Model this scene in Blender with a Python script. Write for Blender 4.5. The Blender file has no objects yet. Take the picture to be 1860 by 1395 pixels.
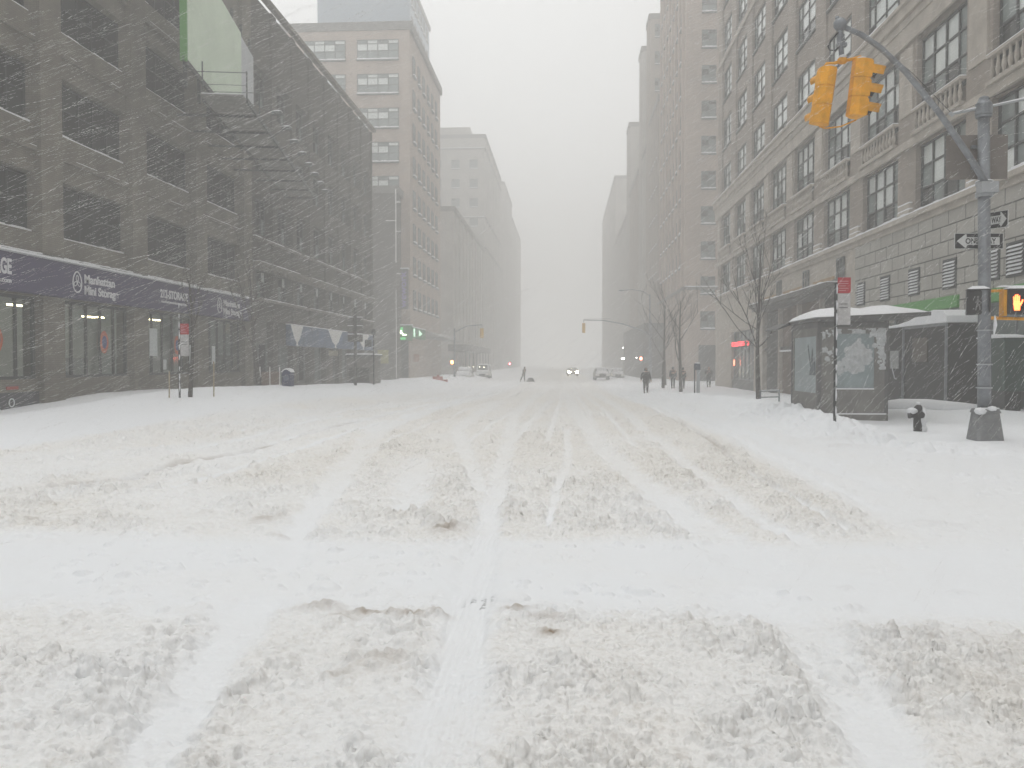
import bpy, math, random
import numpy as np
from mathutils import Vector, Matrix, Euler
random.seed(7)
SC = bpy.context.scene
COL = SC.collection
R = math.radians

# ------------------------------------------------------------------ camera
cam_d = bpy.data.cameras.new("camera"); cam = bpy.data.objects.new("camera", cam_d); COL.objects.link(cam)
cam_d.sensor_fit = 'HORIZONTAL'; cam_d.sensor_width = 36.0; cam_d.lens = 36.0 * 1558 / 1860
cam_d.clip_start = 0.1; cam_d.clip_end = 3000
cam.location = (0, 0, 1.6)
cam.rotation_euler = (R(90) - math.atan(40.5 / 1558), 0, math.atan(96 / 1558))
SC.camera = cam

# ------------------------------------------------------------------ world, sun, exposure
w = bpy.data.worlds.new("World"); SC.world = w; w.use_nodes = True
nt = w.node_tree; nt.nodes.clear()
sky = nt.nodes.new("ShaderNodeTexSky"); sky.sky_type = 'NISHITA'; sky.sun_disc = False
sky.sun_elevation = R(78); sky.sun_rotation = R(-18)
bw = nt.nodes.new("ShaderNodeRGBToBW")
mx = nt.nodes.new("ShaderNodeMix"); mx.data_type = 'RGBA'; mx.inputs[0].default_value = 0.97
rgb = nt.nodes.new("ShaderNodeRGB"); rgb.outputs[0].default_value = (9.65, 9.75, 9.75, 1)   # overcast cloud radiance
bg = nt.nodes.new("ShaderNodeBackground"); bg.inputs[1].default_value = 0.10
out = nt.nodes.new("ShaderNodeOutputWorld")
nt.links.new(sky.outputs[0], bw.inputs[0]); nt.links.new(bw.outputs[0], mx.inputs[6]); nt.links.new(rgb.outputs[0], mx.inputs[7])
nt.links.new(mx.outputs[2], bg.inputs[0]); nt.links.new(bg.outputs[0], out.inputs[0])
sun_d = bpy.data.lights.new("sun", 'SUN'); sun = bpy.data.objects.new("sun", sun_d); COL.objects.link(sun)
sun_d.energy = 0.8; sun_d.angle = R(40); sun_d.color = (1, .97, .93)
sun.rotation_euler = (R(-10), R(6), R(18))
SC.view_settings.view_transform = 'Standard'; SC.view_settings.look = 'None'
SC.view_settings.exposure = 0.31; SC.view_settings.gamma = 1; SC.view_settings.use_curve_mapping = False
cy = SC.cycles
cy.max_bounces = 12; cy.diffuse_bounces = 3; cy.glossy_bounces = 3; cy.transmission_bounces = 4; cy.volume_bounces = 5; cy.transparent_max_bounces = 16
cy.caustics_reflective = False; cy.caustics_refractive = False

# ------------------------------------------------------------------ helpers
MATS = {}
def mat(name, col, rough=.8, var=.0, scale=3., bump=0., bscale=None, metal=0., spec=.3, dark=None):
    """procedural material: base colour broken up by noise, with a noise bump"""
    if name in MATS: return MATS[name]
    m = bpy.data.materials.new(name); m.use_nodes = True; MATS[name] = m
    n = m.node_tree; b = n.nodes["Principled BSDF"]
    b.inputs["Roughness"].default_value = rough; b.inputs["Metallic"].default_value = metal
    b.inputs["Specular IOR Level"].default_value = spec
    b.inputs["Base Color"].default_value = (*col, 1)
    tc = n.nodes.new("ShaderNodeTexCoord")
    if var > 0 or dark:
        ns = n.nodes.new("ShaderNodeTexNoise"); ns.inputs["Scale"].default_value = scale; ns.inputs["Detail"].default_value = 6; ns.inputs["Roughness"].default_value = .65
        rp = n.nodes.new("ShaderNodeValToRGB")
        lo = dark or tuple(c * (1 - var) for c in col); hi = tuple(min(1, c * (1 + var * .7)) for c in col)
        rp.color_ramp.elements[0].position = .32; rp.color_ramp.elements[0].color = (*lo, 1)
        rp.color_ramp.elements[1].position = .68; rp.color_ramp.elements[1].color = (*hi, 1)
        n.links.new(tc.outputs["Object"], ns.inputs["Vector"]); n.links.new(ns.outputs["Fac"], rp.inputs[0]); n.links.new(rp.outputs[0], b.inputs["Base Color"])
    if bump > 0:
        n2 = n.nodes.new("ShaderNodeTexNoise"); n2.inputs["Scale"].default_value = bscale or scale * 4; n2.inputs["Detail"].default_value = 5
        bp = n.nodes.new("ShaderNodeBump"); bp.inputs["Strength"].default_value = bump; bp.inputs["Distance"].default_value = .02
        n.links.new(tc.outputs["Object"], n2.inputs["Vector"]); n.links.new(n2.outputs["Fac"], bp.inputs["Height"]); n.links.new(bp.outputs[0], b.inputs["Normal"])
    return m
def emat(name, col, st):
    if name in MATS: return MATS[name]
    m = bpy.data.materials.new(name); m.use_nodes = True; MATS[name] = m
    b = m.node_tree.nodes["Principled BSDF"]; b.inputs["Base Color"].default_value = (*col, 1)
    b.inputs["Emission Color"].default_value = (*col, 1); b.inputs["Emission Strength"].default_value = st
    return m
def brickmat(name, c1, c2, mortar, bw_, bh, msz=.012, axis='YZ', bump=.5, var=.25, rough=.9):
    if name in MATS: return MATS[name]
    m = bpy.data.materials.new(name); m.use_nodes = True; MATS[name] = m
    n = m.node_tree; b = n.nodes["Principled BSDF"]; b.inputs["Roughness"].default_value = rough; b.inputs["Specular IOR Level"].default_value = .2
    tc = n.nodes.new("ShaderNodeTexCoord"); sp = n.nodes.new("ShaderNodeSeparateXYZ"); cb = n.nodes.new("ShaderNodeCombineXYZ")
    ad = n.nodes.new("ShaderNodeMath"); ad.operation = 'ADD'
    n.links.new(tc.outputs["Object"], sp.inputs[0]); n.links.new(sp.outputs[0], ad.inputs[0]); n.links.new(sp.outputs[1], ad.inputs[1])
    n.links.new(ad.outputs[0], cb.inputs[0]); n.links.new(sp.outputs[2], cb.inputs[1])
    br = n.nodes.new("ShaderNodeTexBrick"); br.inputs["Scale"].default_value = 1; br.inputs["Brick Width"].default_value = bw_; br.inputs["Row Height"].default_value = bh
    br.inputs["Mortar Size"].default_value = msz; br.inputs["Mortar Smooth"].default_value = .3
    br.inputs["Color1"].default_value = (*c1, 1); br.inputs["Color2"].default_value = (*c2, 1); br.inputs["Mortar"].default_value = (*mortar, 1)
    n.links.new(cb.outputs[0], br.inputs["Vector"])
    ns = n.nodes.new("ShaderNodeTexNoise"); ns.inputs["Scale"].default_value = .55; ns.inputs["Detail"].default_value = 8; ns.inputs["Roughness"].default_value = .7
    n.links.new(tc.outputs["Object"], ns.inputs["Vector"])
    mr = n.nodes.new("ShaderNodeMapRange"); mr.inputs[1].default_value = .3; mr.inputs[2].default_value = .7; mr.inputs[3].default_value = 1 - var; mr.inputs[4].default_value = 1 + var * .6
    n.links.new(ns.outputs["Fac"], mr.inputs[0])
    mm = n.nodes.new("ShaderNodeMix"); mm.data_type = 'RGBA'; mm.blend_type = 'MULTIPLY'; mm.inputs[0].default_value = 1
    n.links.new(br.outputs["Color"], mm.inputs[6]); n.links.new(mr.outputs[0], mm.inputs[7]); n.links.new(mm.outputs[2], b.inputs["Base Color"])
    bp = n.nodes.new("ShaderNodeBump"); bp.invert = True; bp.inputs["Strength"].default_value = bump; bp.inputs["Distance"].default_value = .03
    n.links.new(br.outputs["Fac"], bp.inputs["Height"]); n.links.new(bp.outputs[0], b.inputs["Normal"])
    return m

class MB:
    def __init__(s): s.v = []; s.f = []; s.mi = []; s.cur = 0
    def m(s, i): s.cur = i; return s
    def add(s, vs, fs):
        o = len(s.v); s.v += [tuple(p) for p in vs]; s.f += [tuple(o + i for i in f) for f in fs]; s.mi += [s.cur] * len(fs)
    def box(s, x0, x1, y0, y1, z0, z1):
        if x0 > x1: x0, x1 = x1, x0
        if y0 > y1: y0, y1 = y1, y0
        if z0 > z1: z0, z1 = z1, z0
        s.add([(x0,y0,z0),(x1,y0,z0),(x1,y1,z0),(x0,y1,z0),(x0,y0,z1),(x1,y0,z1),(x1,y1,z1),(x0,y1,z1)],
              [(0,3,2,1),(4,5,6,7),(0,1,5,4),(1,2,6,5),(2,3,7,6),(3,0,4,7)])
        return s
    def frus(s, cx, cy, z0, z1, a0, b0, a1, b1, ch=0):
        """tapering block with chamfered corners"""
        def ring(a, b, z):
            if ch <= 0: return [(cx-a,cy-b,z),(cx+a,cy-b,z),(cx+a,cy+b,z),(cx-a,cy+b,z)]
            c = ch
            return [(cx-a+c,cy-b,z),(cx+a-c,cy-b,z),(cx+a,cy-b+c,z),(cx+a,cy+b-c,z),(cx+a-c,cy+b,z),(cx-a+c,cy+b,z),(cx-a,cy+b-c,z),(cx-a,cy-b+c,z)]
        A = ring(a0,b0,z0); B = ring(a1,b1,z1); n = len(A)
        s.add(A + B, [tuple(range(n-1,-1,-1)), tuple(range(n, 2*n))] + [(i,(i+1)%n,n+(i+1)%n,n+i) for i in range(n)])
        return s
    def tube(s, pts, rs, n=8, caps=True):
        pts = [Vector(p) for p in pts]
        if not hasattr(rs, '__len__'): rs = [rs] * len(pts)
        vs = []; fs = []
        up0 = None
        for i, p in enumerate(pts):
            d = (pts[min(i+1,len(pts)-1)] - pts[max(i-1,0)])
            if d.length < 1e-9: d = Vector((0,0,1))
            d.normalize()
            if up0 is None: up0 = d.orthogonal().normalized()
            u = (up0 - d * up0.dot(d))
            u = u.normalized() if u.length > 1e-5 else d.orthogonal().normalized()
            up0 = u; v = d.cross(u)
            for k in range(n):
                a = 2*math.pi*k/n; vs.append(p + (u*math.cos(a) + v*math.sin(a)) * rs[i])
        for i in range(len(pts)-1):
            for k in range(n):
                a = i*n+k; b = i*n+(k+1)%n; fs.append((a,b,b+n,a+n))
        if caps: fs.append(tuple(range(n-1,-1,-1))); fs.append(tuple(range((len(pts)-1)*n, len(pts)*n)))
        s.add(vs, fs); return s
    def prism(s, poly, axis, a, b):
        """extrude a 2-D polygon: axis 'x' -> poly is (y,z); 'y' -> (x,z); 'z' -> (x,y)"""
        def P(p, t): return {'x': (t,p[0],p[1]), 'y': (p[0],t,p[1]), 'z': (p[0],p[1],t)}[axis]
        n = len(poly)
        s.add([P(p,a) for p in poly] + [P(p,b) for p in poly], [tuple(range(n-1,-1,-1)), tuple(range(n,2*n))] + [(i,(i+1)%n,n+(i+1)%n,n+i) for i in range(n)])
        return s
    def blob(s, c, r, seg=10, jag=0.):
        cx, cyy, cz = c; rx, ry, rz = r; vs = []; fs = []; N = seg; M = max(4, seg//2)
        for i in range(M+1):
            th = math.pi*i/M
            for k in range(N):
                ph = 2*math.pi*k/N; j = 1 + random.uniform(-jag, jag)
                vs.append((cx+rx*j*math.sin(th)*math.cos(ph), cyy+ry*j*math.sin(th)*math.sin(ph), cz+rz*j*math.cos(th)))
        for i in range(M):
            for k in range(N):
                fs.append((i*N+k, (i+1)*N+k, (i+1)*N+(k+1)%N, i*N+(k+1)%N))
        s.add(vs, fs); return s
    def xf(s, M):
        s.v = [tuple(M @ Vector(p)) for p in s.v]; return s
    def build(s, name, mats, parent=None, loc=None, smooth=False, bevel=0):
        me = bpy.data.meshes.new(name); me.from_pydata(s.v, [], s.f)
        if not isinstance(mats, (list, tuple)): mats = [mats]
        for m_ in mats: me.materials.append(m_)
        if len(mats) > 1: me.polygons.foreach_set("material_index", s.mi)
        if smooth: me.polygons.foreach_set("use_smooth", [True]*len(s.f))
        me.update(); me.validate()
        o = bpy.data.objects.new(name, me); COL.objects.link(o)
        if parent: o.parent = parent
        if loc: o.location = loc
        if bevel:
            b = o.modifiers.new("b", 'BEVEL'); b.width = bevel; b.segments = 2; b.limit_method = 'ANGLE'
        return o
def tag(o, label=None, cat=None, group=None, kind=None):
    if label: o["label"] = label
    if cat: o["category"] = cat
    if group: o["group"] = group
    if kind: o["kind"] = kind
    return o
def empty(name, loc=(0,0,0), rz=0, label=None, cat=None, group=None):
    o = bpy.data.objects.new(name, None); COL.objects.link(o); o.location = loc; o.rotation_euler = (0,0,rz); o.empty_display_size = .2
    return tag(o, label, cat, group)
def kids(o): return [c for c in bpy.data.objects if c.parent == o]
def clone(o, parent=None, loc=None):
    c = o.copy(); COL.objects.link(c); c.parent = parent
    if loc is not None: c.location = loc
    for k in CH.get(o.name, []):
        clone(k, c)
    return c
CH = {}
def reg(parent, *ch): CH[parent.name] = list(ch)
def text(name, body, size, m, parent, loc, rot, ext=.01, sx=1., bold=0., align='LEFT', shear=0):
    cu = bpy.data.curves.new(name, 'FONT'); cu.body = body; cu.size = size; cu.extrude = ext; cu.offset = bold; cu.align_x = align; cu.shear = shear
    to = bpy.data.objects.new(name, cu); COL.objects.link(to)
    dg = bpy.context.evaluated_depsgraph_get(); dg.update()
    me = bpy.data.meshes.new_from_object(to.evaluated_get(dg)); bpy.data.objects.remove(to); bpy.data.curves.remove(cu)
    me.materials.clear(); me.materials.append(m)
    o = bpy.data.objects.new(name, me); COL.objects.link(o); o.location = loc; o.rotation_euler = rot; o.scale = (sx,1,1)
    if parent: o.parent = parent
    return o
ROT_L = (R(90),0,R(90))     # lettering facing +X (left-hand buildings)
ROT_R = (R(90),0,R(-90))    # facing -X
ROT_F = (R(90),0,0)         # facing the camera end of the street

# ------------------------------------------------------------------ shared materials
SNOW = mat("fresh_snow", (.80,.81,.83), .7, bump=.35, bscale=9, spec=.2)
CRUST = mat("clinging_snow", (.74,.75,.77), .8, var=.12, scale=6, bump=.5, bscale=30)
FRAME_D = mat("dark_window_frame", (.045,.05,.05), .5)
FRAME_G = mat("grey_window_frame", (.10,.11,.11), .5)
GALV = mat("galvanised_steel", (.23,.245,.265), .45, var=.32, scale=5, metal=.35, bump=.1)
GALV_L = mat("pale_steel", (.42,.44,.46), .5, var=.1, scale=5, metal=.3)
BLACK = mat("black_paint", (.02,.022,.024), .4)
CHAR = mat("charcoal_cloth", (.03,.032,.036), .9, var=.2, scale=14)
YEL = mat("signal_yellow_paint", (.80,.36,.004), .5, var=.24, scale=4, bump=.08)
WHITE = mat("white_paint", (.72,.72,.70), .6, var=.08, scale=6)
CONC = mat("weathered_concrete", (.20,.195,.185), .9, var=.3, scale=2.5, bump=.5, bscale=14)
def glassmat(name, col, rough=.08, var=.3):
    m = mat(name, col, rough, var=var, scale=.7, spec=.8); return m
GL_DARK = glassmat("dark_window_glass", (.02,.026,.026), .12)
GL_MID = glassmat("grey_window_glass", (.20,.235,.23), .10)
GL_PALE = glassmat("pale_blind_and_reflection", (.72,.76,.74), .07, .12)  # pale tone mixes blinds with a painted reflection of the white sky
BARK = mat("wet_bark", (.085,.078,.072), .9, var=.3, scale=9, bump=.5)


# ================================================================== GROUND: one snow relief, cut into road and pavements
def _h(ix, iy, s):
    n = (ix.astype(np.int64) * 374761393 + iy.astype(np.int64) * 668265263 + s * 974634777) & 0x7fffffff
    n = ((n ^ (n >> 13)) * 1274126177) & 0x7fffffff
    n = (n ^ (n >> 16)) * 2246822519 & 0x7fffffff
    return ((n ^ (n >> 15)) & 0xffffff) / float(0xffffff)
def vn(x, y, s=0):
    x0 = np.floor(x); y0 = np.floor(y); fx = x-x0; fy = y-y0; fx = fx*fx*(3-2*fx); fy = fy*fy*(3-2*fy)
    a = _h(x0,y0,s); b = _h(x0+1,y0,s); c = _h(x0,y0+1,s); d = _h(x0+1,y0+1,s)
    return (a*(1-fx)+b*fx)*(1-fy) + (c*(1-fx)+d*fx)*fy
def gn(x, y, s=0):
    # smooth gradient noise, about -0.7..0.7
    x0 = np.floor(x); y0 = np.floor(y); fx = x-x0; fy = y-y0; u = fx**3*(fx*(fx*6-15)+10); v = fy**3*(fy*(fy*6-15)+10)
    def c(dx, dy):
        a = _h(x0+dx,y0+dy,s)*2*math.pi; return np.cos(a)*(fx-dx)+np.sin(a)*(fy-dy)
    return (c(0,0)*(1-u)+c(1,0)*u)*(1-v)+(c(0,1)*(1-u)+c(1,1)*u)*v
def fbm(x, y, s=0, o=4, g=.5):
    r = 0; a = 1; t = 0
    for i in range(o):
        r = r + a*vn(x*2**i+17.3*i, y*2**i-9.1*i, s+i); t += a; a *= g
    return r/t
def clods(x, y, cell, s, keep=.8):
    """rounded lumps: one jittered lump per cell, the tallest of the neighbours wins"""
    X = x/cell + .35*(vn(x/cell*.9, y/cell*.9, s+91)-.5); Y = y/cell + .35*(vn(x/cell*.9+40, y/cell*.9, s+92)-.5)
    ix = np.floor(X); iy = np.floor(Y); best = np.zeros_like(x)
    for dx in (-1,0,1):
        for dy in (-1,0,1):
            cx = ix+dx; cyy = iy+dy
            px = cx+_h(cx,cyy,s+1); py = cyy+_h(cx,cyy,s+2); rr = .28+.42*_h(cx,cyy,s+3)
            on = _h(cx,cyy,s+4) < keep
            q = 1-((X-px)**2+((Y-py)*1.1)**2)/rr**2
            hh = np.clip(q,0,1)**.6*rr*(.5+.5*_h(cx,cyy,s+5))*on
            best = np.maximum(best, hh)
    return best*cell
def sst(a, b, x): t = np.clip((x-a)/(b-a),0,1); return t*t*(3-2*t)
def polyd(x, y, pts, ws):
    """distance to a track centre line divided by the local half width"""
    best = np.full(x.shape, 9.)
    for (a, b), (w0, w1) in zip(zip(pts, pts[1:]), zip(ws, ws[1:])):
        ax, ay = a; bx_, by = b; dx = bx_-ax; dy = by-ay; L = dx*dx+dy*dy
        t = np.clip(((x-ax)*dx+(y-ay)*dy)/L,0,1)
        d = np.hypot(x-ax-t*dx, y-ay-t*dy)/(w0+(w1-w0)*t)
        best = np.minimum(best, d)
    return best
def base_z(y): return -.58*sst(20,62,y) - .25*sst(62,160,y)
TRACKS = [  # (centre line, half widths, depth)
    ([(-.40,1.5),(-.47,3.32),(-.61,5.32),(-.77,8.44),(-.96,12.85),(-1.56,26.7),(-1.9,60)], [.19,.18,.17,.18,.20,.26,.4], .035),
    ([(-1.35,2.0),(-1.62,3.24),(-1.88,4.44),(-2.06,5.5)], [.14,.14,.16,.20], .04),
    ([(1.15,2.2),(1.29,3.42),(1.41,4.26),(1.42,5.12),(1.25,5.8)], [.17,.17,.16,.22,.3], .045),
    ([(-2.2,6.6),(-2.45,7.54),(-3.19,12.07),(-4.36,20.0),(-4.9,40)], [.2,.2,.28,.4,.5], .03),
    ([(-1.72,9.2),(-2.0,11.2),(-2.4,13.9)], [.26,.3,.3], .025),
    ([(-1.05,10.6),(-1.5,13.5),(-2.54,20.1),(-3,40)], [.14,.16,.25,.5], .025),
    ([(1.55,6.9),(1.42,7.6),(1.15,10.3),(.73,15.3),(.41,26.9),(.1,60)], [.34,.33,.3,.32,.36,.5], .035),
    ([(2.15,7.6),(2.0,8.9),(1.85,18.9),(2.06,34.3),(2.2,60)], [.14,.15,.2,.3,.4], .025),
    ([(2.75,8.3),(2.75,9.8),(2.66,11.9),(2.95,17.6),(3.3,34)], [.1,.09,.06,.08,.15], .05),
    ([(-.16,8.4),(-.13,9.8),(.04,13.6),(.05,20)], [.03,.08,.10,.12], .012),
    ([(-7.5,9.6),(-5.97,11.3),(-6.07,13.2),(-5.76,14.5),(-5.55,28),(-5.3,60)], [.2,.22,.2,.18,.25,.4], .045),
    ([(-1.1,16),(-.9,24),(-.6,45)], [.1,.2,.3], .03), ([(4.1,11),(4.0,18),(4.2,34),(4.3,60)], [.25,.3,.35,.4], .03),
    ([(-3.6,14),(-3.4,30),(-3.2,110)], [0.1,0.16,0.3], 0.022),
    ([(-4.9,10.5),(-4.8,26),(-4.2,100)], [0.1,0.14,0.25], 0.02),
    ([(-0.35,17),(-0.2,40),(-0.1,110)], [0.1,0.15,0.25], 0.02),
    ([(1.3,16),(1.35,35),(1.2,110)], [0.08,0.14,0.25], 0.02),
    ([(3.4,9.5),(3.6,22),(3.2,90)], [0.09,0.13,0.22], 0.02),
    ([(-2.0,15),(-1.7,30),(-1.3,110)], [0.1,0.14,0.25], 0.02),
    ([(4.9,16),(4.8,35),(4.7,90)], [0.1,0.15,0.25], 0.025),
    ([(-6.8,15),(-6.7,30),(-6.0,90)], [0.12,0.18,0.3], 0.025),
    ([(-7.6,18),(-7.2,40),(-6.6,100)], [0.1,0.18,0.3], 0.02),
    ([(0.75,22),(0.8,45),(0.7,120)], [0.1,0.15,0.3], 0.02),
]
def ground(x, y):
    z = base_z(y)
    # pavements and ploughed banks (the cross street in front has none)
    onL = sst(18,32,y)*(1-sst(76,79,y)*(1-sst(93,97,y))); onR = sst(12.5,17,y)*(1-sst(76,79,y)*(1-sst(91,94,y)))
    wl = .5*(fbm(x*.5,y*.18,5,3)-.5)
    toe = sst(8.6,11.9,-x+wl)
    bankL = onL*(.62*toe + .14*np.exp(-((x+13.3)/1.0)**2) - .22*sst(13.6,15.6,-x)*sst(30,60,y)) - .40*sst(13.6,16.2,-x)*(1-sst(24,36,y))*sst(13,17,y)
    bankL = bankL + (.25*sst(9.,14,-x)*(1-onL)*sst(9,14,y))
    kx = x - 5.6 - 1.6*sst(19,14,y) + .4*(fbm(y*.35,x*.4,8,3)-.5)
    bankR = onR*(.10*sst(0,.8,kx) + .27*np.exp(-((kx-.45)/.6)**2)*(sst(17.5,19,y))*(.6+.5*fbm(y*.9,x*.9,3,3)) + .04*sst(1,4,kx))
    bankR = bankR + .22*sst(60,35,y)*sst(21,24,y)*sst(0,1,kx)*onR*.6
    pile = onR*np.exp(-((kx-.15)/.65)**2)*sst(13,16.5,y)*(1-sst(24,34,y))*(.35+.9*fbm(x*.8,y*.8,401,3))
    z = z + bankL + bankR + pile*(1.3*clods(x,y,.30,402,.7)+1.0*clods(x,y,.13,403,.7))
    z = z + .09*(fbm(x*.55,y*.45,11,3)-.5) + .03*(fbm(x*1.6,y*1.0,13,3)-.5) + .012*(fbm(x*3,y*3,12,3)-.5)
    # churned carriageway
    road = (1-sst(-.9,.2,kx))*(1-sst(.25,.55,toe)*sst(9,13,y))
    wob = .5*(fbm(x*.8,y*.8,21,3)-.5)
    near = 1-sst(4.95,5.75,y+wob*1.1+.5*(fbm(x*5,y*5,28,3)-.5))
    far = sst(7.3,8.1,y+wob*1.2-.0*x)
    patch = sst(.38,.56,fbm(x*.5+3,y*.22,31,3))
    M = near + far*(.70+.5*patch)*(1-sst(2.9,3.4,x+.3*wob)*(1-.0)*.8)*(1-sst(34,70,y)*.7)
    M = np.clip(M,0,1)*road
    M = np.where(y < 8, M*(1-.8*sst(3.0,3.6,-x)*sst(6.9,5.6,y)*0), M)
    tr = np.ones_like(x); dep = np.zeros_like(x); groove = np.zeros_like(x)
    ew = .95*(fbm(x*4,y*4,41,4,.6)-.5)
    for i,(pts,ws,d) in enumerate(TRACKS):
        q = polyd(x,y,pts,ws)*(1+.30*sst(5.5,8,y))+ew*(1+.5*sst(5.5,9,y))
        tr = np.minimum(tr, sst(.5,1.45,q)); dep = np.maximum(dep, d*(1-sst(.45,1.4,q)))
        if i in (8,10): groove = np.maximum(groove, 1-sst(.2,1.5,q+.5*(vn(x*2.2,y*1.2,77)-.5)))
    M = np.maximum(M, .16*road*sst(4.6,5.6,y)*(1-sst(8,9,y))*sst(.4,.65,fbm(x*1.3,y*1.3,45,3)))
    M = M*(.14+.35*sst(.5,.7,vn(x*2.3,y*1.1,43))*vn(x*5,y*3,44)+.7*tr*(1-.2*sst(.5,.7,vn(x*2.3,y*1.1,43))))
    fade = 1-.65*sst(18,50,y)
    fine = 1-sst(5,11,y)
    wx = x+.035*(fbm(x*12,y*12,201,3)-.5); wy = y+.035*(fbm(x*12+9,y*12,202,3)-.5)
    big = clods(wx,wy,.17,50,.22); mid = clods(wx,wy,.09,60,.36); sm = clods(wx,wy,.05,70,.30)
    dens = .45+.8*sst(.33,.68,fbm(x*1.9,y*1.9,211,4))
    n1 = gn(x*6.5,y*6.5,81); n2 = gn(wx*13,wy*13,83); n3 = gn(wx*25,wy*25,84); n4 = gn(wx*45,wy*45,85)
    billow = (.5-np.abs(n2))*.055 + (.45-np.abs(n3))*.032 + .016*n4*fine
    soft = .06*n1 + billow - .02
    pit = -np.clip(gn(x*21+5,y*21,88)-.22,0,1)*.20 - np.clip(gn(x*38+5,y*38,89)-.25,0,1)*.10*fine
    rough = (.8*soft + .95*big + 1.15*mid + .7*sm + 1.0*pit)*dens
    lump = M*fade*(rough + .015*near)
    # crumbs thrown over the smooth lanes
    cr = clods(wx,wy,.16,100,.035)*.5*(vn(x*1.4,y*1.4,33) > .5)
    cr2 = clods(wx,wy,.07,110,.14)*.7*(vn(x*.9+7,y*.9,34) > .5)
    lump = lump + 1.1*(1-M)*(cr+cr2)*(.25+.75*road)*fade*sst(.2,.9,tr+.35)*(1-sst(16,26,y))
    # dirty chunks thrown up by a plough
    st = np.zeros_like(x)
    for (cx,cyy,rx,ry,hh,dd) in ((-1.14,8.14,.16,.22,.07,.75),(-3.0,8.45,.14,.2,.07,.6),(-.08,4.87,.07,.06,.02,1.),(-1.55,5.42,.17,.09,.09,.45),(-1.2,5.33,.2,.06,.04,.9),(-.95,5.3,.09,.06,.05,.8),(-.78,5.33,.07,.05,.06,.7),(-1.38,5.2,.12,.06,.04,.5),
        (-.30,5.4,.10,.07,.07,.75),(-.12,5.2,.12,.1,.03,.6),(-.98,4.45,.17,.14,.10,.5),(-1.15,4.27,.08,.06,.02,.8),(1.97,6.13,.06,.06,.07,.1),(1.85,5.62,.07,.06,.07,.1),(2.73,6.11,.10,.06,.05,.1),(2.0,5.1,.5,.22,.09,.15),(2.6,4.8,.4,.3,.08,.2),(2.15,4.35,.2,.2,.06,.2),
        (5.6,17.6,.6,.35,.10,.1),(5.2,16.4,.35,.3,.08,.15),(6.9,18.4,.4,.3,.06,.1),(-5.3,8.2,.1,.1,.07,.3),(-4.35,8.35,.16,.12,.05,.1),(-3.75,8.6,.14,.10,.05,.15),(-2.35,9.4,.1,.08,.05,.2),(-1.75,8.9,.2,.14,.05,.2),(2.6,9.1,.3,.2,.06,.15),(3.6,8.6,.3,.2,.05,.1),(1.7,9.4,.25,.2,.05,.15),(5.1,8.0,.1,.07,.05,.1),(4.2,10.2,.12,.08,.05,.1),(-2.6,7.7,.08,.08,.05,.3)):
        mk = (np.abs(x-cx) < 2.6*rx)&(np.abs(y-cyy) < 2.6*ry)
        xs = x[mk]; ys = y[mk]
        if xs.size == 0: continue
        g = np.exp(-(((xs-cx)/rx)**2+((ys-cyy)/ry)**2)); sd = int(abs(cx)*100)
        z[mk] += np.clip(g*1.3,0,1)*hh*(-.15+.9*fbm(xs*9,ys*9,sd+7,3) + 9*clods(xs,ys,.07,sd+3,.8) + 5*clods(xs,ys,.045,sd+4,.8)); st[mk] = np.maximum(st[mk], g*dd)
    # tread blocks pressed into the lane
    q0 = polyd(x,y,TRACKS[0][0],TRACKS[0][1]); lane = (1-sst(.6,.85,q0))
    tread = lane*.004*np.sin(x*150)*(vn(x*8,y*3,90) > .35)*(y < 13)
    z = z - dep*(1-.5*near) + lump + tread - .03*lane*np.exp(-((y-5.0)/.28)**2)
    flecks = .75*np.exp(-((y-5.62)/.17)**4)*np.exp(-((x+.57)/.10)**4)*(np.sin(x*95+y*6) > -.2)*(np.sin(y*105+x*9) > -.5)*(vn(x*14,y*12,95) > .42)*(.5+.5*vn(x*40,y*40,96))
    brown = np.clip(st*(.35+1.1*fbm(x*14,y*14,120,3)-.25)+.62*groove*sst(8,11,y+6*(x<0))*(1-sst(16,30,y))*sst(.25,.6,fbm(x*1.5,y*.5,130,3))*(.5+.8*fbm(x*8,y*5,131,3)),0,1)
    warm = np.clip(M*(.55+.9*(fbm(x*1.1,y*.5,140,3)-.35)) + .55*far*road*(1-sst(3.2,4.5,np.abs(x+.6)))*sst(8,14,y)*.8 + .35*(1-sst(.5,1.2,kx+8))*0,0,1)
    return z, np.stack([brown, np.clip(flecks,0,1), warm, np.ones_like(x)],-1)

def ground_z(x, y):
    return float(ground(np.array([[x]],float), np.array([[y]],float))[0][0,0])

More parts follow.
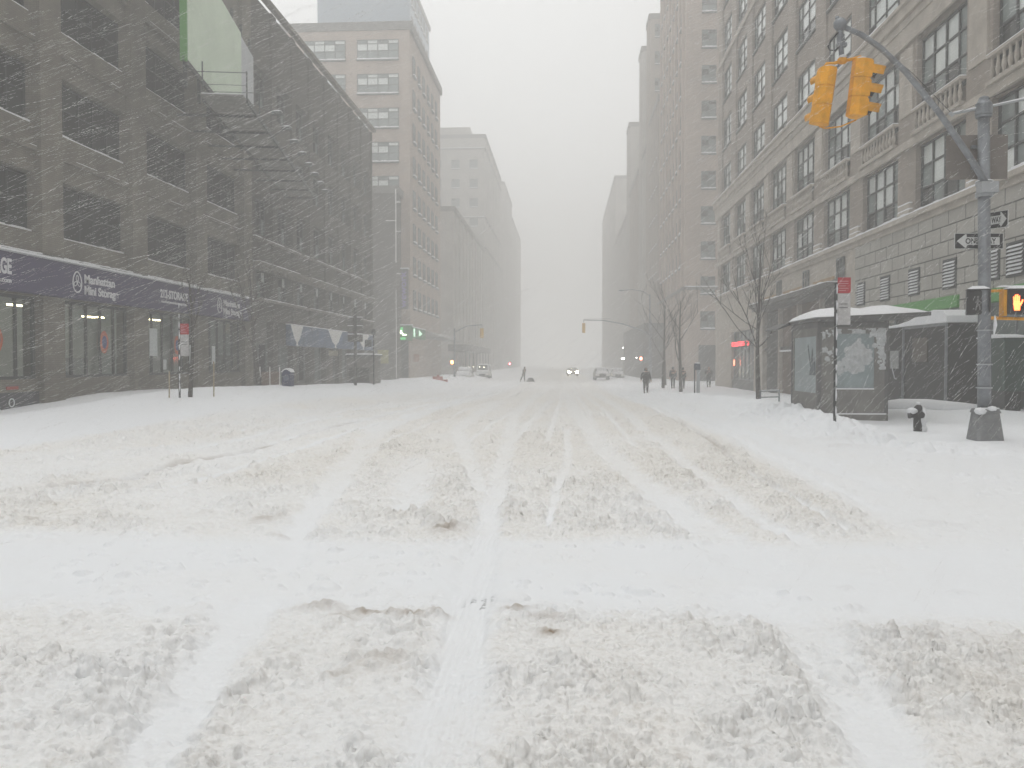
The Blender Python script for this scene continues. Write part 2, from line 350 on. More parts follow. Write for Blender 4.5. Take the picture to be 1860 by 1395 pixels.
def snow_material():
    m = bpy.data.materials.new("street_snow"); m.use_nodes = True; n = m.node_tree; b = n.nodes["Principled BSDF"]
    b.inputs["Roughness"].default_value = .75; b.inputs["Specular IOR Level"].default_value = .15
    at = n.nodes.new("ShaderNodeVertexColor"); at.layer_name = "soil"; sp = n.nodes.new("ShaderNodeSeparateColor"); n.links.new(at.outputs[0], sp.inputs[0])
    tc = n.nodes.new("ShaderNodeTexCoord")
    def mixc(f, a, bcol):
        k = n.nodes.new("ShaderNodeMix"); k.data_type = 'RGBA'
        n.links.new(f, k.inputs[0])
        if isinstance(a, tuple): k.inputs[6].default_value = (*a,1)
        else: n.links.new(a, k.inputs[6])
        k.inputs[7].default_value = (*bcol,1); return k.outputs[2]
    gn_ = n.nodes.new("ShaderNodeTexNoise"); gn_.inputs["Scale"].default_value = 17; gn_.inputs["Detail"].default_value = 6; gn_.inputs["Roughness"].default_value = .75
    n.links.new(tc.outputs["Object"], gn_.inputs["Vector"]); gr_ = n.nodes.new("ShaderNodeMapRange"); gr_.inputs[1].default_value = .50; gr_.inputs[2].default_value = .72; n.links.new(gn_.outputs["Fac"], gr_.inputs[0])
    gm_ = n.nodes.new("ShaderNodeMath"); gm_.operation = 'MULTIPLY'; n.links.new(gr_.outputs[0], gm_.inputs[0]); n.links.new(sp.outputs[2], gm_.inputs[1])
    c = mixc(sp.outputs[2], (.845,.865,.89), (.86,.845,.815))
    c = mixc(gm_.outputs[0], c, (.60,.565,.52))
    c = mixc(sp.outputs[0], c, (.33,.265,.20)); c = mixc(sp.outputs[1], c, (.13,.13,.14))
    n.links.new(c, b.inputs["Base Color"])
    a1 = n.nodes.new("ShaderNodeTexNoise"); a1.inputs["Scale"].default_value = 26; a1.inputs["Detail"].default_value = 7; a1.inputs["Roughness"].default_value = .7
    bp = n.nodes.new("ShaderNodeBump"); bp.inputs["Strength"].default_value = .6; bp.inputs["Distance"].default_value = .02
    vr = n.nodes.new("ShaderNodeTexVoronoi"); vr.feature = 'SMOOTH_F1'; vr.inputs["Scale"].default_value = 30; vr.inputs["Smoothness"].default_value = .6; vr.inputs["Randomness"].default_value = 1
    b2 = n.nodes.new("ShaderNodeBump"); b2.invert = True; b2.inputs["Distance"].default_value = .022
    n.links.new(tc.outputs["Object"], vr.inputs["Vector"]); n.links.new(vr.outputs["Distance"], b2.inputs["Height"]); n.links.new(sp.outputs[2], b2.inputs["Strength"])
    n.links.new(tc.outputs["Object"], a1.inputs["Vector"]); n.links.new(a1.outputs["Fac"], bp.inputs["Height"]); n.links.new(b2.outputs[0], bp.inputs["Normal"]); n.links.new(bp.outputs[0], b.inputs["Normal"])
    return m
def build_ground():
    SM = snow_material()
    NR, NC = 1250, 1300
    t = np.linspace(0,1,NR)
    y0, y1, p = 2.6, 555., 1.35
    k0, k1 = y0**(1-p), y1**(1-p)
    ys = (k0+(k1-k0)*t)**(1/(1-p))
    ys = np.concatenate([np.linspace(-42,2.3,70)[:-1], ys])
    s = np.linspace(-1,1,NC); s = np.sign(s)*np.abs(s)**1.2
    w_ = np.where(ys > 0, np.minimum(3.6+.82*np.abs(ys), 150), 6.4+.9*np.abs(ys)); 
    X = s[None,:]*w_[:,None] + .0; Y = np.repeat(ys[:,None], NC, 1)
    Z, C = ground(X, Y)
    P = np.stack([X,Y,Z],-1).reshape(-1,3).astype(np.float32); C = C.reshape(-1,4).astype(np.float32)
    nr = len(ys); I = np.arange(nr*NC).reshape(nr,NC)
    Q = np.stack([I[:-1,:-1],I[:-1,1:],I[1:,1:],I[1:,:-1]],-1).reshape(-1,4)
    cx = P[Q].mean(1)
    left = (cx[:,0] < -12.2)&(cx[:,1] > 15); right = (cx[:,0] > 5.9+1.5*np.clip((19-cx[:,1])/5,0,1))&(cx[:,1] > 15)
    for name, msk in (("road", ~(left|right)), ("left_pavement", left), ("right_pavement", right)):
        q = Q[msk]; u, inv = np.unique(q.reshape(-1), return_inverse=True)
        me = bpy.data.meshes.new(name); me.vertices.add(len(u)); me.vertices.foreach_set("co", P[u].reshape(-1))
        me.loops.add(len(inv)); me.loops.foreach_set("vertex_index", inv.astype(np.int32).reshape(-1))
        me.polygons.add(len(q)); me.polygons.foreach_set("loop_start", np.arange(0,len(q)*4,4,dtype=np.int32)); me.polygons.foreach_set("loop_total", np.full(len(q),4,dtype=np.int32))
        me.polygons.foreach_set("use_smooth", np.ones(len(q),bool))
        me.update(calc_edges=True)
        ca = me.color_attributes.new("soil", 'FLOAT_COLOR', 'POINT'); ca.data.foreach_set("color", C[u].reshape(-1))
        me.materials.append(SM)
        o = bpy.data.objects.new(name, me); COL.objects.link(o); tag(o, kind='structure')
build_ground()
g = MB(); g.box(-190,190,-55,590,-1.6,-1.35); tag(g.build("ground", SNOW), kind='structure')
# ================================================================== WINDOWS AND FACADES
# a window is built in its own frame: y across, z up from the sill, outward normal +X (s=+1) or -X (s=-1)
def make_window(parent, s, wd, ht, cols, rows, fm, panes, name="window", sill=True, bar=.05, zs=None, snow=True, depth=.09, sn=.05):
    f = MB(); y0, y1 = -wd/2, wd/2; d = depth
    f.box(0,s*d,y0,y0+.07,0,ht); f.box(0,s*d,y1-.07,y1,0,ht); f.box(0,s*d,y0+.07,y1-.07,0,.07); f.box(0,s*d,y0+.07,y1-.07,ht-.07,ht)
    ce = [y0+(y1-y0)*c for c in cols]
    for c in ce[1:-1]: f.box(.0,s*(d-.01),c-bar/2,c+bar/2,.07,ht-.07)
    re = [ht*r for r in rows]
    for r_ in re[1:-1]:
        for a, b in zip(ce, ce[1:]):
            f.box(.0,s*(d-.02),a+bar/2+(.045 if a == y0 else 0),b-bar/2-(.045 if b == y1 else 0),r_-bar*.4,r_+bar*.4)
    if sill: f.box(-s*.0,s*.26,y0-.03,y1+.03,-.12,-.002)
    fo = f.build(name, fm, parent)
    p = MB(); k = 0
    for i,(a,b) in enumerate(zip(ce,ce[1:])):
        for j,(q,r_) in enumerate(zip(re,re[1:])):
            p.m(panes[k % len(panes)]); k += 1
            tl = random.uniform(-.012,.012)
            p.add([(s*.02,a,q),(s*(.02+tl),b,q),(s*(.02+tl),b,r_),(s*.02,a,r_)], [(0,1,2,3)] if s > 0 else [(3,2,1,0)])
    po = p.build("pane", [GL_DARK,GL_MID,GL_PALE], fo)
    ch = [po]
    if snow and sill:
        sb = MB(); n = 14; vs = []
        for i in range(n):
            a = y0+(y1-y0)*i/n; b = y0+(y1-y0)*(i+1)/n
            h0 = sn*(.7+.6*random.random())
            sb.box(s*.02,s*.25,a,b,.0,h0)
        ch.append(sb.build("sill_snow", SNOW, fo))
    reg(fo, *ch)
    return fo

# ---------------------------------------------------------------- storage building, left
BRL = brickmat("brown_grey_brick", (.205,.185,.150), (.175,.158,.130), (.13,.12,.105), .21, .075, .01, var=.42)
PIERL = mat("storage_pier_brick", (.24,.215,.175), .9, var=.34, scale=.9, bump=.4, bscale=20)
st = empty("storage_building", (-17.6,46,0), 0, "dark brick storage block with big recessed windows behind the purple sign", "building")
def off(mb, o=None): return mb
def part(mb, name, m, parent, **k):
    """mesh written in world coordinates, parented to a thing or part (origin moved to the parent's)"""
    c = Vector((0,0,0)); p = parent
    while p: c += p.location; p = p.parent
    mb.v = [(a-c.x,b-c.y,d-c.z) for a,b,d in mb.v]
    return mb.build(name, m, parent, **k)
LED = [5.98, 9.64, 13.31, 16.97]
PC = [16.45+6.1*k for k in range(6)]   # pier centres
wl = MB()
YS0, YS1 = 15.8, 47.6
wl.box(-36,-18.3,YS0,YS1,3.95,22.5)
wl.box(-36,-21.5,YS0,YS1,-2,3.9)
wl.box(-21.5,-18.35,YS0,YS1,-2,.35)
for c in PC: wl.box(-18.34,-17.6,c-.62,c+.62,-2,22.5)
bays = [(a+.62,b-.62) for a,b in zip(PC,PC[1:])]+[(PC[-1]+.62,YS1)]
for a,b in bays:
    wl.box(-18.32,-17.8,a,b,-2,1.02); wl.box(-18.32,-17.82,a,b,3.80,5.96)
    for z in LED[1:]:
        wl.box(-18.3,-17.85,a,b,z-1.66,z-.04); wl.box(-17.849,-17.74,a,b,z-.95,z-.80)
    wl.box(-18.3,-17.85,a,b,18.98,22.49)
part(wl, "wall", BRL, st)
cp = MB(); cp.box(-18.6,-17.35,YS0-.1,YS1,22.51,22.75); part(cp, "parapet_coping", CONC, st)
bs = MB()
for a,b in bays:
    for z in LED[1:]:
        y = a
        while y < b-.2:
            L_ = random.uniform(.3,1.6); e_ = min(b,y+L_)
            if random.random() < .55: bs.box(-17.84,-17.75,y,e_,z-.798,z-.775)
            y = e_
tag(part(bs, "ledge_snow", SNOW, st), kind="stuff")
# big upper windows: frame > pane, snow on the sill
RECESS = mat('unlit_recess',(.008,.008,.009),.6,spec=.08); RECESS2 = mat('dim_recess',(.016,.019,.018),.5,spec=.15)  # near-black panes stand in for the shade of open recesses
wv = []
for v in range(3):
    o = make_window(st, 1, 4.84, 1.95, [0,.2,.4,.6,.8,1], [0,.55,1], BLACK, [0,0,0,1,0,0,0,0,1,0], sill=True, sn=.07)
    kids_ = CH[o.name][0].data.materials; kids_[0] = RECESS; kids_[1] = RECESS2
    wv.append(o)
k = 0
for a,b in bays:
    for z in LED:
        if b-a < 4.5: continue
        src = wv[k % 3]; o = src if k < 3 else clone(src, st)
        k += 1; o.parent = st; o.location = Vector((-18.22,(a+b)/2,z))-st.location
# ground-floor display windows, see-through
GLT = bpy.data.materials.new("clear_shop_glass"); GLT.use_nodes = True
_n = GLT.node_tree; _n.nodes.clear(); _o = _n.nodes.new("ShaderNodeOutputMaterial"); _m = _n.nodes.new("ShaderNodeMixShader"); _m.inputs[0].default_value = .30
_t = _n.nodes.new("ShaderNodeBsdfTransparent"); _t.inputs[0].default_value = (.80,.86,.84,1); _g = _n.nodes.new("ShaderNodeBsdfGlossy"); _g.inputs["Roughness"].default_value = .06; _g.inputs[0].default_value = (.75,.85,.83,1)
_n.links.new(_t.outputs[0],_m.inputs[1]); _n.links.new(_g.outputs[0],_m.inputs[2]); _n.links.new(_m.outputs[0],_o.inputs[0])
INT = mat("storage_room_partition", (.33,.37,.34), .8, var=.3, scale=.8)
INT_D = mat("storage_room_dark", (.05,.055,.055), .8, var=.3, scale=1)
LAMP = emat("fluorescent_tube", (1,.82,.48), 10)
pi_ = MB(); pi_.box(-21.49,-21.3,YS0,YS1,.35,3.9); part(pi_, "back_partition", INT, st)
low = MB()
for a,b in bays:
    low.box(-19.3,-19.1,a+.5,b-.9,.36,1.75)
part(low, "low_partition", INT_D, st)
for a,b in bays[1:]:
    w2 = b-a; n_ = 5
    f = MB(); f.box(-18.02,-17.92,a,a+.09,1.02,3.79); f.box(-18.02,-17.92,b-.09,b,1.02,3.79); f.box(-18.02,-17.92,a+.09,b-.09,1.02,1.12); f.box(-18.02,-17.92,a+.09,b-.09,3.68,3.79)
    for i in range(1,n_): y = a+w2*i/n_; f.box(-18.0,-17.93,y-.045,y+.045,1.12,3.68)
    fo = part(f, "display_window", FRAME_D, st)
    p = MB(); p.add([(-17.98,a,1.05),(-17.98,b,1.05),(-17.98,b,3.75),(-17.98,a,3.75)],[(0,1,2,3)])
    q = part(p, "pane", GLT, fo)
def light_fix(y0, y1, x, z):
    o = MB(); o.box(x-.06,x+.06,y0,y1,z-.04,z+.02); o = part(o, "ceiling_lamp", LAMP, st)
    h = MB(); h.box(x-.09,x+.09,y0-.05,y1+.05,z+.021,z+.07); h.tube([(x,y0+.2,z+.07),(x,y0+.2,3.9)],.01,4)
    hh = part(h, "lamp_housing", FRAME_G, o)
for y0_,y1_,z_ in ((29.0,29.9,3.62),(30.1,30.5,3.62),(30.25,30.7,3.46),(33.7,34.5,3.45),(34.7,35.2,3.47),(39.35,40.25,3.6)): light_fix(y0_,y1_,-19.5,z_)
# round orange and blue stickers on the glass, paper notices, cellar hatch
OR = mat("orange_sticker", (.50,.13,.06), .5); BL = mat("blue_sticker", (.06,.08,.22), .5); PAPER = mat("pale_notice", (.62,.66,.66), .7, var=.12, scale=9)
for (y, z) in ((26.05,2.30),(32.4,2.36),(38.7,2.36)):
    a_ = MB(); n_ = 16; pts = [(y+.30*math.cos(2*math.pi*i/n_)*(1+.06*math.cos(6*math.pi*i/n_)), z+.44*math.sin(2*math.pi*i/n_)) for i in range(n_)]
    a_.prism(pts,'x',-17.915,-17.905); d1 = part(a_, "window_sticker", OR, st)
    a_ = MB(); a_.prism([(y+.17*math.cos(2*math.pi*i/n_), z+.25*math.sin(2*math.pi*i/n_)) for i in range(n_)],'x',-17.904,-17.898)
    d2 = part(a_, "sticker_centre", BL, d1)
for (ya,yb,za,zb) in ((36.05,36.75,1.85,3.05),(40.0,40.35,1.5,2.4),(37.3,37.6,1.25,1.7),(42.6,43.0,1.5,2.4)):
    a_ = MB(); a_.box(-17.915,-17.90,ya,yb,za,zb); part(a_, "paper_notice", PAPER, st)
hb = MB(); hb.box(-17.799,-17.77,25.6,28.0,-.3,.60); part(hb, "cellar_grille", mat("cellar_grille",(.05,.05,.06),.6,var=.3,scale=4), st)
hb = MB(); hb.tube([(-17.74,26.5+.13*math.cos(a),.28+.13*math.sin(a)) for a in [i*math.pi/8 for i in range(17)]],.02,5,False); part(hb, "hose_ring", PAPER, st)
hb = MB(); hb.box(-17.79,-17.77,26.3,26.9,.70,.80); part(hb, "red_plate", mat("red_plate",(.35,.05,.04),.6), st)

# ---------------------------------------------------------------- sign band of the storage building
PUR = mat("purple_sign_face", (.040,.030,.088), .7, var=.12, scale=2, bump=.05)
LET = mat("white_sign_letters", (.62,.62,.64), .6, var=.05, scale=8)
sg = empty("sign_band", (-17.45,31.5,3.83), 0, "long purple sign band with white lettering over the storage windows", "sign")
m_ = MB(); m_.box(-17.58,-17.25,15.9,46.6,3.83,5.02); part(m_, "sign_face", PUR, sg)
m_ = MB(); m_.box(-17.62,-17.20,15.9,46.6,5.021,5.06); part(m_, "top_trim", GALV_L, sg)
m_ = MB()
y = 15.9
while y < 46.5:
    m_.box(-17.60,-17.22,y,y+.35,5.061,5.061+random.uniform(.05,.09)); y += .35
part(m_, "top_snow", SNOW, sg)
m_ = MB()
y = 15.9
while y < 46.5:
    m_.box(-17.79,-17.60,y,y+.35,5.22,5.22+random.uniform(.03,.06)); y += .35
m2 = MB(); m2.box(-17.80,-17.598,15.9,46.6,5.12,5.219); part(m2, "upper_trim", CONC, sg); part(m_, "upper_snow", SNOW, sg)
def stext(body, y, z, size, sx=1, bold=.012, nm="lettering"):
    o = text(nm, body, size, LET, sg, Vector((-17.245,y,z))-sg.location, ROT_L, .008, sx, bold)
    return o
def fit(body, y0, y1, z, cap, bold=.012):
    o = stext(body, y0, z, cap/.70, 1, bold); d = max(v.co.x for v in o.data.vertices); o.scale = ((y1-y0)/d,1,1); return o
def emblem(y, z, s=1.):
    """small framed shield-like emblem of three leaf shapes"""
    o = MB(); n_ = 20
    pts = [(-17.235,y+.27*s*math.sin(a)*(1-.12*math.cos(a)),z+.36*s*math.cos(a)) for a in [2*math.pi*i/n_ for i in range(n_+1)]]
    o.tube(pts,.022*s,5,False)
    for a0 in (0,2.1,-2.1):
        c,s_ = math.cos(a0),math.sin(a0); lp = []
        for i in range(9):
            t = math.pi*2*i/8; lx,lz = .07*math.sin(t),.13+.11*math.cos(t); lp.append((-17.235,y+s*(lx*c+lz*s_),z+s*(-lx*s_+lz*c)))
        o.tube(lp,.016*s,4,False)
    part(o, "emblem", LET, sg)
fit("212-STORAGE",23.2,25.85,4.34,.46,.02); fit("manhattanministorage.com",22.9,25.83,4.06,.15,.004)
emblem(29.45,4.42); fit("Manhattan",29.9,32.0,4.44,.30); fit("Mini Storage",29.9,32.25,4.03,.30)
fit("212-STORAGE",35.72,38.4,4.36,.34,.015); fit("manhattanministorage.com",35.8,38.3,4.14,.12,.003)
emblem(42.0,4.42); fit("Manhattan",42.5,44.7,4.44,.30); fit("Mini Storage",42.5,44.95,4.03,.30)

# ---------------------------------------------------------------- loft building, left, farther
BRL2 = brickmat("sooty_brick", (.105,.094,.08), (.088,.079,.069), (.065,.06,.055), .21, .075, .01, var=.3)
lo = empty("loft_building", (-17.6,62,0), 0, "dark loft building with heavy cornice between the storage block and the cross street", "building")
wl = MB(); YA, YB = 47.62, 77.95
wl.box(-36,-18.2,YA,YB,-2,22.5)
nb = 8; bw2 = (YB-YA)/nb
for i in range(nb+1):
    c = YA+bw2*i; c0 = max(YA,c-.42); c1 = min(YB,c+.42)
    wl.box(-18.19,-17.6,c0,c1,4.0,22.49)
    wl.box(-18.19,-17.62,c0,c1,-2,3.999)
fl = [(5.35,7.0),(9.0,11.2),(12.7,14.9),(16.4,18.6)]
zz = [4.0]+[q for p in fl for q in p]+[22.48]
for i in range(nb):
    a = YA+bw2*i+.42; b = a+bw2-.84
    for q in range(0,len(zz),2): wl.box(-18.19,-17.72,a,b,zz[q],zz[q+1])
part(wl, "wall", BRL2, lo)
cn = MB()
for z,d,h in ((7.05,.32,.14),(7.19,.42,.10),(8.62,.18,.10),(5.12,.22,.12),(22.52,.35,.25)): cn.box(-17.599+0,-17.599+d,YA,YB,z,z+h)
for i in range(46): yy = YA+.3+i*.65; cn.box(-17.598,-17.35,yy,yy+.3,6.86,7.045)
part(cn, "cornice", mat("loft_cornice_stone",(.19,.175,.155),.9,var=.25,scale=2), lo)
sn_ = MB()
for z,d in ((7.292,.42),(8.722,.18),(5.242,.22)):
    y = YA
    while y < YB-.3:
        L_ = random.uniform(.3,1.2)
        if random.random() < .8: sn_.box(-17.59,-17.60+d,y,min(y+L_,YB),z,z+random.uniform(.02,.05))
        y += L_
tag(part(sn_, "ledge_snow", SNOW, lo), kind="stuff")
lw = [make_window(lo,1,bw2-.86,1.64,[0,.25,.5,.75,1],[0,.6,1],FRAME_D,[0,1,0,1,1,0,0,2],sn=.04), make_window(lo,1,bw2-.86,2.18,[0,.25,.5,.75,1],[0,.5,1],FRAME_D,[0,0,1,0,0,0,1,0],sn=.03)]
first = [True,True]
for j,(za,zb) in enumerate(fl):
    for i in range(nb):
        t_ = 0 if j == 0 else 1; o = lw[t_] if first[t_] else clone(lw[t_], lo); first[t_] = False
        o.location = Vector((-18.17,YA+bw2*(i+.5),za+.005))-lo.location
# storefronts
SH = mat("shopfront_grey", (.12,.115,.105), .7, var=.3, scale=1.2)
for i in range(nb):
    a = YA+bw2*i+.42; b = a+bw2-.84
    sh = MB(); sh.box(-18.19,-17.95,a,b,-2,.2); part(sh, "stall_riser", SH, lo)
    sh = MB(); sh.box(-18.19,-18.0,a,b,2.7,3.99); part(sh, "shop_header", SH, lo)
for i in range(nb):
    a = YA+bw2*i+.42; b = a+bw2-.84
    f = MB(); f.box(-18.14,-18.0,a,a+.08,.2,2.69); f.box(-18.14,-18.0,b-.08,b,.2,2.69); f.box(-18.14,-18.0,a+.08,b-.08,.2,.3); f.box(-18.14,-18.0,a+.08,b-.08,2.6,2.69); f.box(-18.12,-18.02,(a+b)/2-.04,(a+b)/2+.04,.3,2.6)
    fo = part(f, "shop_window", FRAME_G, lo); p = MB(); p.add([(-18.1,a,.25),(-18.1,b,.25),(-18.1,b,2.65),(-18.1,a,2.65)],[(0,1,2,3)])
    q = part(p, "pane", GL_MID if i % 2 else GL_DARK, fo)
d = MB(); d.box(-17.99,-17.9,63.6,65.4,-.5,2.05); dd = part(d, "door", mat("brown_door",(.07,.055,.045),.6,var=.3,scale=3), lo)
d = MB(); d.box(-17.99,-17.7,62.6,66.6,2.06,2.45); part(d, "door_lintel", mat("tan_lintel",(.30,.28,.20),.8), lo)
# blue mural band with white funnels
mu = empty("mural_band", (-17.4,64,2.65), 0, "blue painted band with white funnel shapes over the shops", "sign")
BLUE = mat("blue_mural", (.075,.12,.21), .7, var=.35, scale=.9)
m_ = MB(); m_.box(-17.6,-17.3,53.3,77.2,2.62,3.95); part(m_, "panel", BLUE, mu)
m_ = MB(); m_.box(-17.62,-17.27,53.3,77.2,3.951,4.0); part(m_, "top_snow", SNOW, mu)
for (c,hw) in ((63.9,2.0),(72.9,2.1),(54.6,1.3)):
    m_ = MB(); pts = [(c-hw,3.94),(c-hw*.8,3.65),(c-hw*.45,3.1),(c-.15,2.85),(c-.15,2.70),(c-.35,2.64),(c+.35,2.64),(c+.15,2.70),(c+.15,2.85),(c+hw*.45,3.1),(c+hw*.8,3.65),(c+hw,3.94)]
    m_.prism(pts,'x',-17.298,-17.28); part(m_, "white_funnel", WHITE, mu)

# ---------------------------------------------------------------- billboard with catwalk and lamps, angled out from the storage block
bb = empty("billboard", (-16.3,43,11.5), 0, "pale green billboard angled out from the storage block with slatted catwalk", "billboard")
def bp_(t, off_=0, z=0):   # t metres from the far end towards the camera along the board
    dx, dy = .158, -1.; L_ = math.hypot(dx,dy); dx/=L_; dy/=L_
    return Vector((-16.5+dx*t + off_*(-dy), 44.6+dy*t + off_*dx, z))
def slab(mb, t0, t1, o0, o1, z0, z1):
    c = [bp_(t0,o0),bp_(t1,o0),bp_(t1,o1),bp_(t0,o1)]
    mb.add([(p.x,p.y,z0) for p in c]+[(p.x,p.y,z1) for p in c],[(0,1,2,3),(7,6,5,4),(1,0,4,5),(2,1,5,6),(3,2,6,7),(0,3,7,4)])
GREEN = mat("pale_green_vinyl", (.64,.74,.60), .7, var=.10, scale=.6, bump=.1); GREY_V = mat("grey_vinyl", (.50,.52,.54), .7, var=.15, scale=.8)
m_ = MB(); slab(m_,2.9,12.7,0,.12,13.2,17.75); part(m_, "green_panel", GREEN, bb)
m_ = MB(); slab(m_,.0,2.88,0,.12,13.2,17.6); part(m_, "grey_panel", GREY_V, bb)
m_ = MB(); slab(m_,12.71,12.85,-.05,.2,13.0,17.8); part(m_, "green_edge", mat("green_edge",(.10,.28,.07),.6), bb)
m_ = MB(); slab(m_,0,12.85,.02,.10,13.0,13.19)
for t in range(0,13,2): slab(m_,t,t+.12,-.14,-.01,12.2,18.5)
part(m_, "frame", FRAME_D, bb)
m_ = MB(); WOOD = mat("grey_planks",(.22,.215,.20),.9,var=.3,scale=3,bump=.4)
t = -9.
m3 = MB()
while t < 11:
    slab(m_,t,t+2.35,.35,2.0,12.1,12.16); slab(m3,t,t+2.35,.40,1.95,12.161,12.20)
    t += 2.6
part(m_, "catwalk", WOOD, bb); part(m3, "catwalk_snow", CRUST, bb)
m_ = MB(); slab(m_,-9,11,.28,.345,12.0,12.2); slab(m_,-9,11,2.005,2.07,12.0,12.2)
t = -9.
while t < 11.1:
    slab(m_,t,t+.08,-1.2,2.07,11.9,11.999); t += 2.6
part(m_, "brackets", FRAME_D, bb)
for t in (11,8.4):
    m_ = MB(); p = bp_(t,2.03); m_.tube([(p.x,p.y,12.1),(p.x,p.y,13.25)],.035,6)
    p2 = bp_(t,.1); m_.tube([(p.x,p.y,13.2),(p2.x,p2.y,13.2)],.018,5); m_.tube([(p.x,p.y,12.7),(p2.x,p2.y,12.7)],.012,5); part(m_, "railing", FRAME_G, bb)
m_ = MB(); p = bp_(11,.3); m_.tube([(p.x,p.y,12.1),(p.x,p.y,13.6)],.03,6)
part(m_, "railing_post", FRAME_G, bb)
for i in range(8):
    t = 8.2-2.45*i; a = bp_(t,2.07,12.0); b = bp_(t,2.75,12.45)
    m_ = MB(); m_.tube([a,b],.02,5); ar = part(m_, "lamp_arm", FRAME_G, bb)
    m_ = MB(); m_.frus(b.x,b.y,b.z-.10,b.z+.03,.24,.16,.18,.10); m_.tube([b,(b.x+.02,b.y,b.z-.28)],.012,4)
    h_ = part(m_, "lamp_head", FRAME_G, ar)
    m_ = MB(); m_.frus(b.x,b.y,b.z+.031,b.z+.10,.21,.13,.05,.03)
    h_ = part(m_, "lamp_snow", SNOW, ar)

# ---------------------------------------------------------------- corner office building, right
BLK = brickmat("grey_green_stone_blocks", (.42,.405,.37), (.38,.365,.335), (.12,.118,.105), 1.25, .52, .028, var=.16, bump=.9)
BRR = brickmat("tan_brick", (.37,.325,.28), (.325,.28,.245), (.27,.245,.22), .21, .075, .008, var=.22)
STN = mat("tan_limestone", (.44,.40,.35), .9, var=.2, scale=1.2, bump=.3, bscale=8)
of = empty("office_building", (13,47,0), 0, "tall tan brick building with stone base and balustrades behind the bus shelter", "building")
YO0, YO1, HO = 19.6, 75.3, 46.
RC = [22.42+5.68*k for k in range(-1,10)]; RC[0] = YO0+.4
wl = MB(); wl.box(13.62,40,YO0,YO1,-2,7.0); wl.box(13.30,40,YO0,YO1,7.001,HO)
piers = [(max(YO0,c-.86),min(YO1,c+.86)) for c in RC]
for a,b in piers: wl.box(13.0,13.29,a,b,7.12,HO)
bayR = [(piers[i][1],piers[i+1][0]) for i in range(len(piers)-1)]
rows_ = [(7.15,9.62),(10.92,13.5)]+[(15.2+3.9*k,17.65+3.9*k) for k in range(8)]
for a,b in bayR:
    for (p_,q_) in zip(rows_[1:],rows_[2:]): wl.box(13.12,13.29,a,b,p_[1],q_[0]-.04)
    wl.box(13.12,13.29,a,b,rows_[-1][1],HO-.01); wl.box(13.12,13.29,a,b,9.62,10.0)
part(wl, "wall", BRR, of)
# stone trim: sill course, string courses, entablature
tr = MB()
tr.box(12.80,13.6,YO0,YO1,6.93,7.10); tr.box(12.93,12.998,YO0,YO1,6.72,6.929)
tr.box(12.88,12.999,YO0,YO1,9.10+.55,9.95); 
tr.box(12.90,12.999,YO0,YO1,13.62,14.3); tr.box(12.85,12.999,YO0,YO1,14.301,14.6); tr.box(12.74,12.999,YO0,YO1,14.601,15.0); tr.box(12.64,12.999,YO0,YO1,15.001,15.13)
tr.box(12.92,12.999,YO0,YO1,26.2,26.6); tr.box(12.92,12.999,YO0,YO1,38.0,38.4)
for a,b in piers: tr.box(12.93,12.999,a+.25,b-.25,10.95,13.45)
part(tr, "stone_trim", STN, of)
sn_ = MB()
def strip(mb, x0, x1, ya, yb, z, h, step=.5, p=1.):
    y = ya
    while y < yb-.05:
        e_ = min(yb,y+step*random.uniform(.6,1.4))
        if random.random() < p: mb.box(x0,x1,y,e_,z,z+h*random.uniform(.6,1.3))
        y = e_
strip(sn_,12.82,12.998,YO0,YO1,7.101,.08); strip(sn_,12.66,12.998,YO0,YO1,15.131,.07,1,.9)
for a,b in piers:   # small double ledges at pier feet
    for z in (7.32,7.55): sn_.box(12.87,12.998,a+.25,b-.35,z,z+.05)
tag(part(sn_, "ledge_snow", SNOW, of), kind="stuff")
for a,b in piers:
    ft = MB(); ft.box(12.86,12.998,a+.24,b-.34,7.102+.08,7.319); ft.box(12.87,12.998,a+.26,b-.36,7.372,7.549); part(ft, "pier_foot", STN, of)
# balustrades under the second row
def make_bal():
    w_ = bayR[3][1]-bayR[3][0]
    f = MB(); f.box(-.02,.22,-w_/2,w_/2,.84,.93); f.box(-.02,.22,-w_/2,w_/2,0,.12)
    for i in range(11):
        y = -w_/2+.2+i*(w_-.4)/10
        f.tube([(.1,y,.12),(.1,y,.2),(.1,y,.38),(.1,y,.6),(.1,y,.78),(.1,y,.84)],[.075,.04,.085,.05,.04,.075],6)
    o = f.build("balustrade", STN, of)
    s_ = MB(); s_.box(0,.2,-w_/2,w_/2,.931,.97)
    for i in range(10):
        y = -w_/2+.2+(i+.5)*(w_-.4)/10
        if random.random() < .75: s_.blob((.08,y,.14),(.06,.1,.05),6)
    q = s_.build("balustrade_snow", SNOW, o); reg(o, q); return o
b0 = make_bal()
for i,(a,b) in enumerate(bayR):
    o = b0 if i == 0 else clone(b0, of); o.location = Vector((12.80,(a+b)/2,9.96))-of.location; o.scale = (1,(b-a)/(bayR[3][1]-bayR[3][0]),1)
